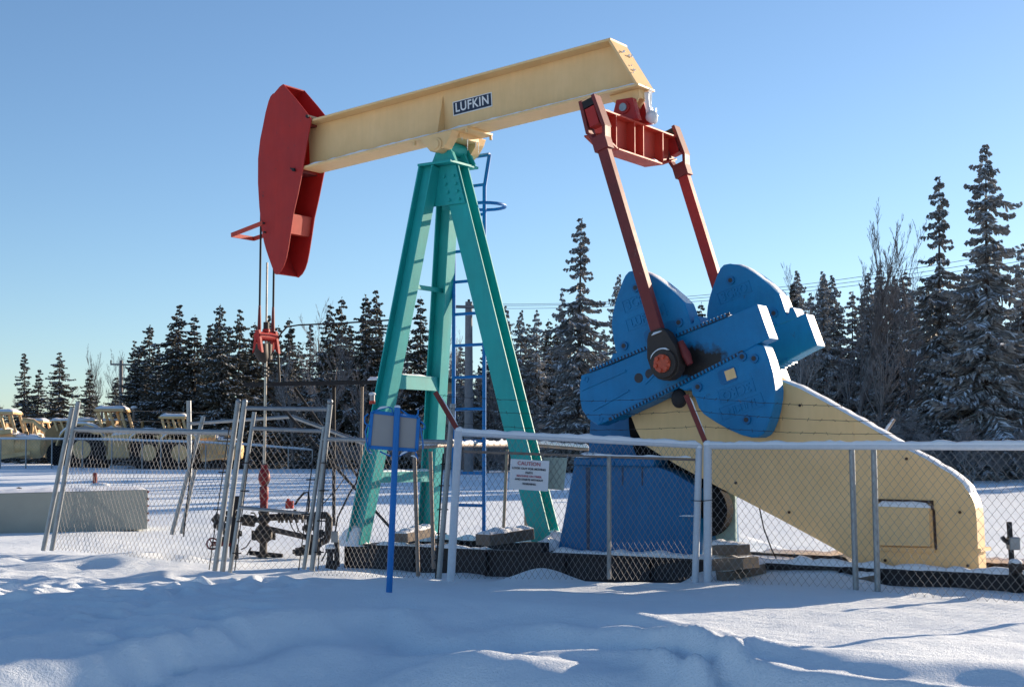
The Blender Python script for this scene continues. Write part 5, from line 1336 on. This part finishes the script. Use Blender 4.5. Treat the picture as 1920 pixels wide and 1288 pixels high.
# rows of lesser trees behind and between
for px in range(255, 760, 16):
    tree('spruce_tree', SP[random.choice((0, 1, 2, 5))], px+random.uniform(-7, 7), random.uniform(600, 680), random.uniform(84, 96), 'lower dark spruce filling the row left of the teal post', 'lower spruces of the left row', random.uniform(.9, 1.2))
for px in range(770, 1480, 18):
    tree('spruce_tree', SP[random.choice((1, 3, 4, 0))], px+random.uniform(-8, 8), random.uniform(605, 690), random.uniform(70, 80), 'lower spruce filling the wood behind the ladder and cranks', 'lower spruces behind the machine', random.uniform(.9, 1.15))
for px in range(1462, 1960, 14):
    tree('spruce_tree', SP[random.choice((3, 4, 4, 3))], px+random.uniform(-8, 8), random.uniform(505, 600), random.uniform(56, 68), 'lower frosted spruce of the wood right of the cranks', 'lower frosted spruces on the right', random.uniform(.85, 1.1))
for px in range(1450, 1960, 60):
    tree('birch_tree', BR[random.choice((1, 2, 2))], px+random.uniform(-10, 10), random.uniform(560, 680), random.uniform(50, 58), 'frosted bare tree of the wood edge right of the cranks', 'frosted bare trees on the right', random.uniform(.9, 1.3))
for px in list(range(560, 760, 40))+list(range(860, 1200, 36)):
    tree('birch_tree', BR[random.choice((0, 1, 2))], px+random.uniform(-10, 10), random.uniform(610, 690), random.uniform(64, 74), 'frosted bare sapling along the spruce row behind the machine', 'frosted bare saplings behind the machine', random.uniform(.8, 1.1))
for px in range(-30, 330, 22):
    tree('birch_tree', BR[random.choice((0, 1, 3))], px+random.uniform(-8, 8), random.uniform(712, 770), random.uniform(125, 150), 'faint bare tree on the far skyline above the yellow machines', 'far bare trees at the left', random.uniform(1.0, 1.5))
for px in range(-30, 330, 26):
    tree('spruce_tree', SP[random.choice((0, 1))], px+random.uniform(-8, 8), random.uniform(735, 785), random.uniform(115, 130), 'low dark spruce at the foot of the far skyline above the yellow machines', 'far low spruces at the left', random.uniform(1.2, 1.6))
for px in range(1480, 1960, 30):
    tree('frosted_shrub', BU[random.randint(0, 2)], px+random.uniform(-8, 8), random.uniform(735, 825), random.uniform(44, 50), 'frosted shrub at the foot of the wood right of the cranks', 'frosted shrubs on the right', random.uniform(1.0, 1.4))
for px in range(640, 1140, 34):
    tree('frosted_shrub', BU[random.randint(0, 2)], px+random.uniform(-8, 8), random.uniform(770, 830), random.uniform(58, 66), 'frosted shrub at the foot of the spruce row behind the machine', 'frosted shrubs behind the machine', random.uniform(1.0, 1.5))
# the wood goes on to the right beyond the frame (it shades the far snow)
for i in range(26):
    px = 1990+i*46; Yd = random.uniform(50, 64)
    tree('spruce_tree', SP[random.choice((3, 4, 1))], px, random.uniform(470, 600), Yd, 'spruce of the same wood standing right of the picture', 'spruces right of the picture', 1.1)

# ------------------------------------------------------------------ light, sky, camera
AZ, EL = 50.0, 14.5
w = bpy.data.worlds.new('World'); bpy.context.scene.world = w; w.use_nodes = True
nt_ = w.node_tree; bgn = nt_.nodes['Background']
sky = nt_.nodes.new('ShaderNodeTexSky'); sky.sky_type = 'NISHITA'; sky.sun_disc = False
sky.sun_elevation = R(EL); sky.sun_rotation = R(AZ); sky.air_density = .95; sky.dust_density = .4; sky.ozone_density = 3.4; sky.altitude = 600
nt_.links.new(sky.outputs[0], bgn.inputs[0]); bgn.inputs[1].default_value = .077
sun = bpy.data.lights.new('sun', 'SUN'); sun.energy = 4.3; sun.angle = R(.5); sun.color = (1, .82, .62)
so_ = bpy.data.objects.new('sun', sun); COL.objects.link(so_)
dirv = Vector((math.sin(R(AZ))*math.cos(R(EL)), math.cos(R(AZ))*math.cos(R(EL)), math.sin(R(EL))))
so_.rotation_euler = (-dirv).to_track_quat('-Z', 'Y').to_euler(); so_.location = dirv*50
cd = bpy.data.cameras.new('camera'); cam = bpy.data.objects.new('camera', cd); COL.objects.link(cam)
cd.sensor_width = 36; cd.lens = F/1920*36; cd.clip_end = 2000; cd.clip_start = .1
cam.location = CAM; cam.rotation_euler = (R(90)+PITCH, 0, 0)
sc = bpy.context.scene; sc.camera = cam
sc.view_settings.view_transform = 'Standard'; sc.view_settings.look = 'None'; sc.view_settings.exposure = 1.16; sc.view_settings.gamma = 1
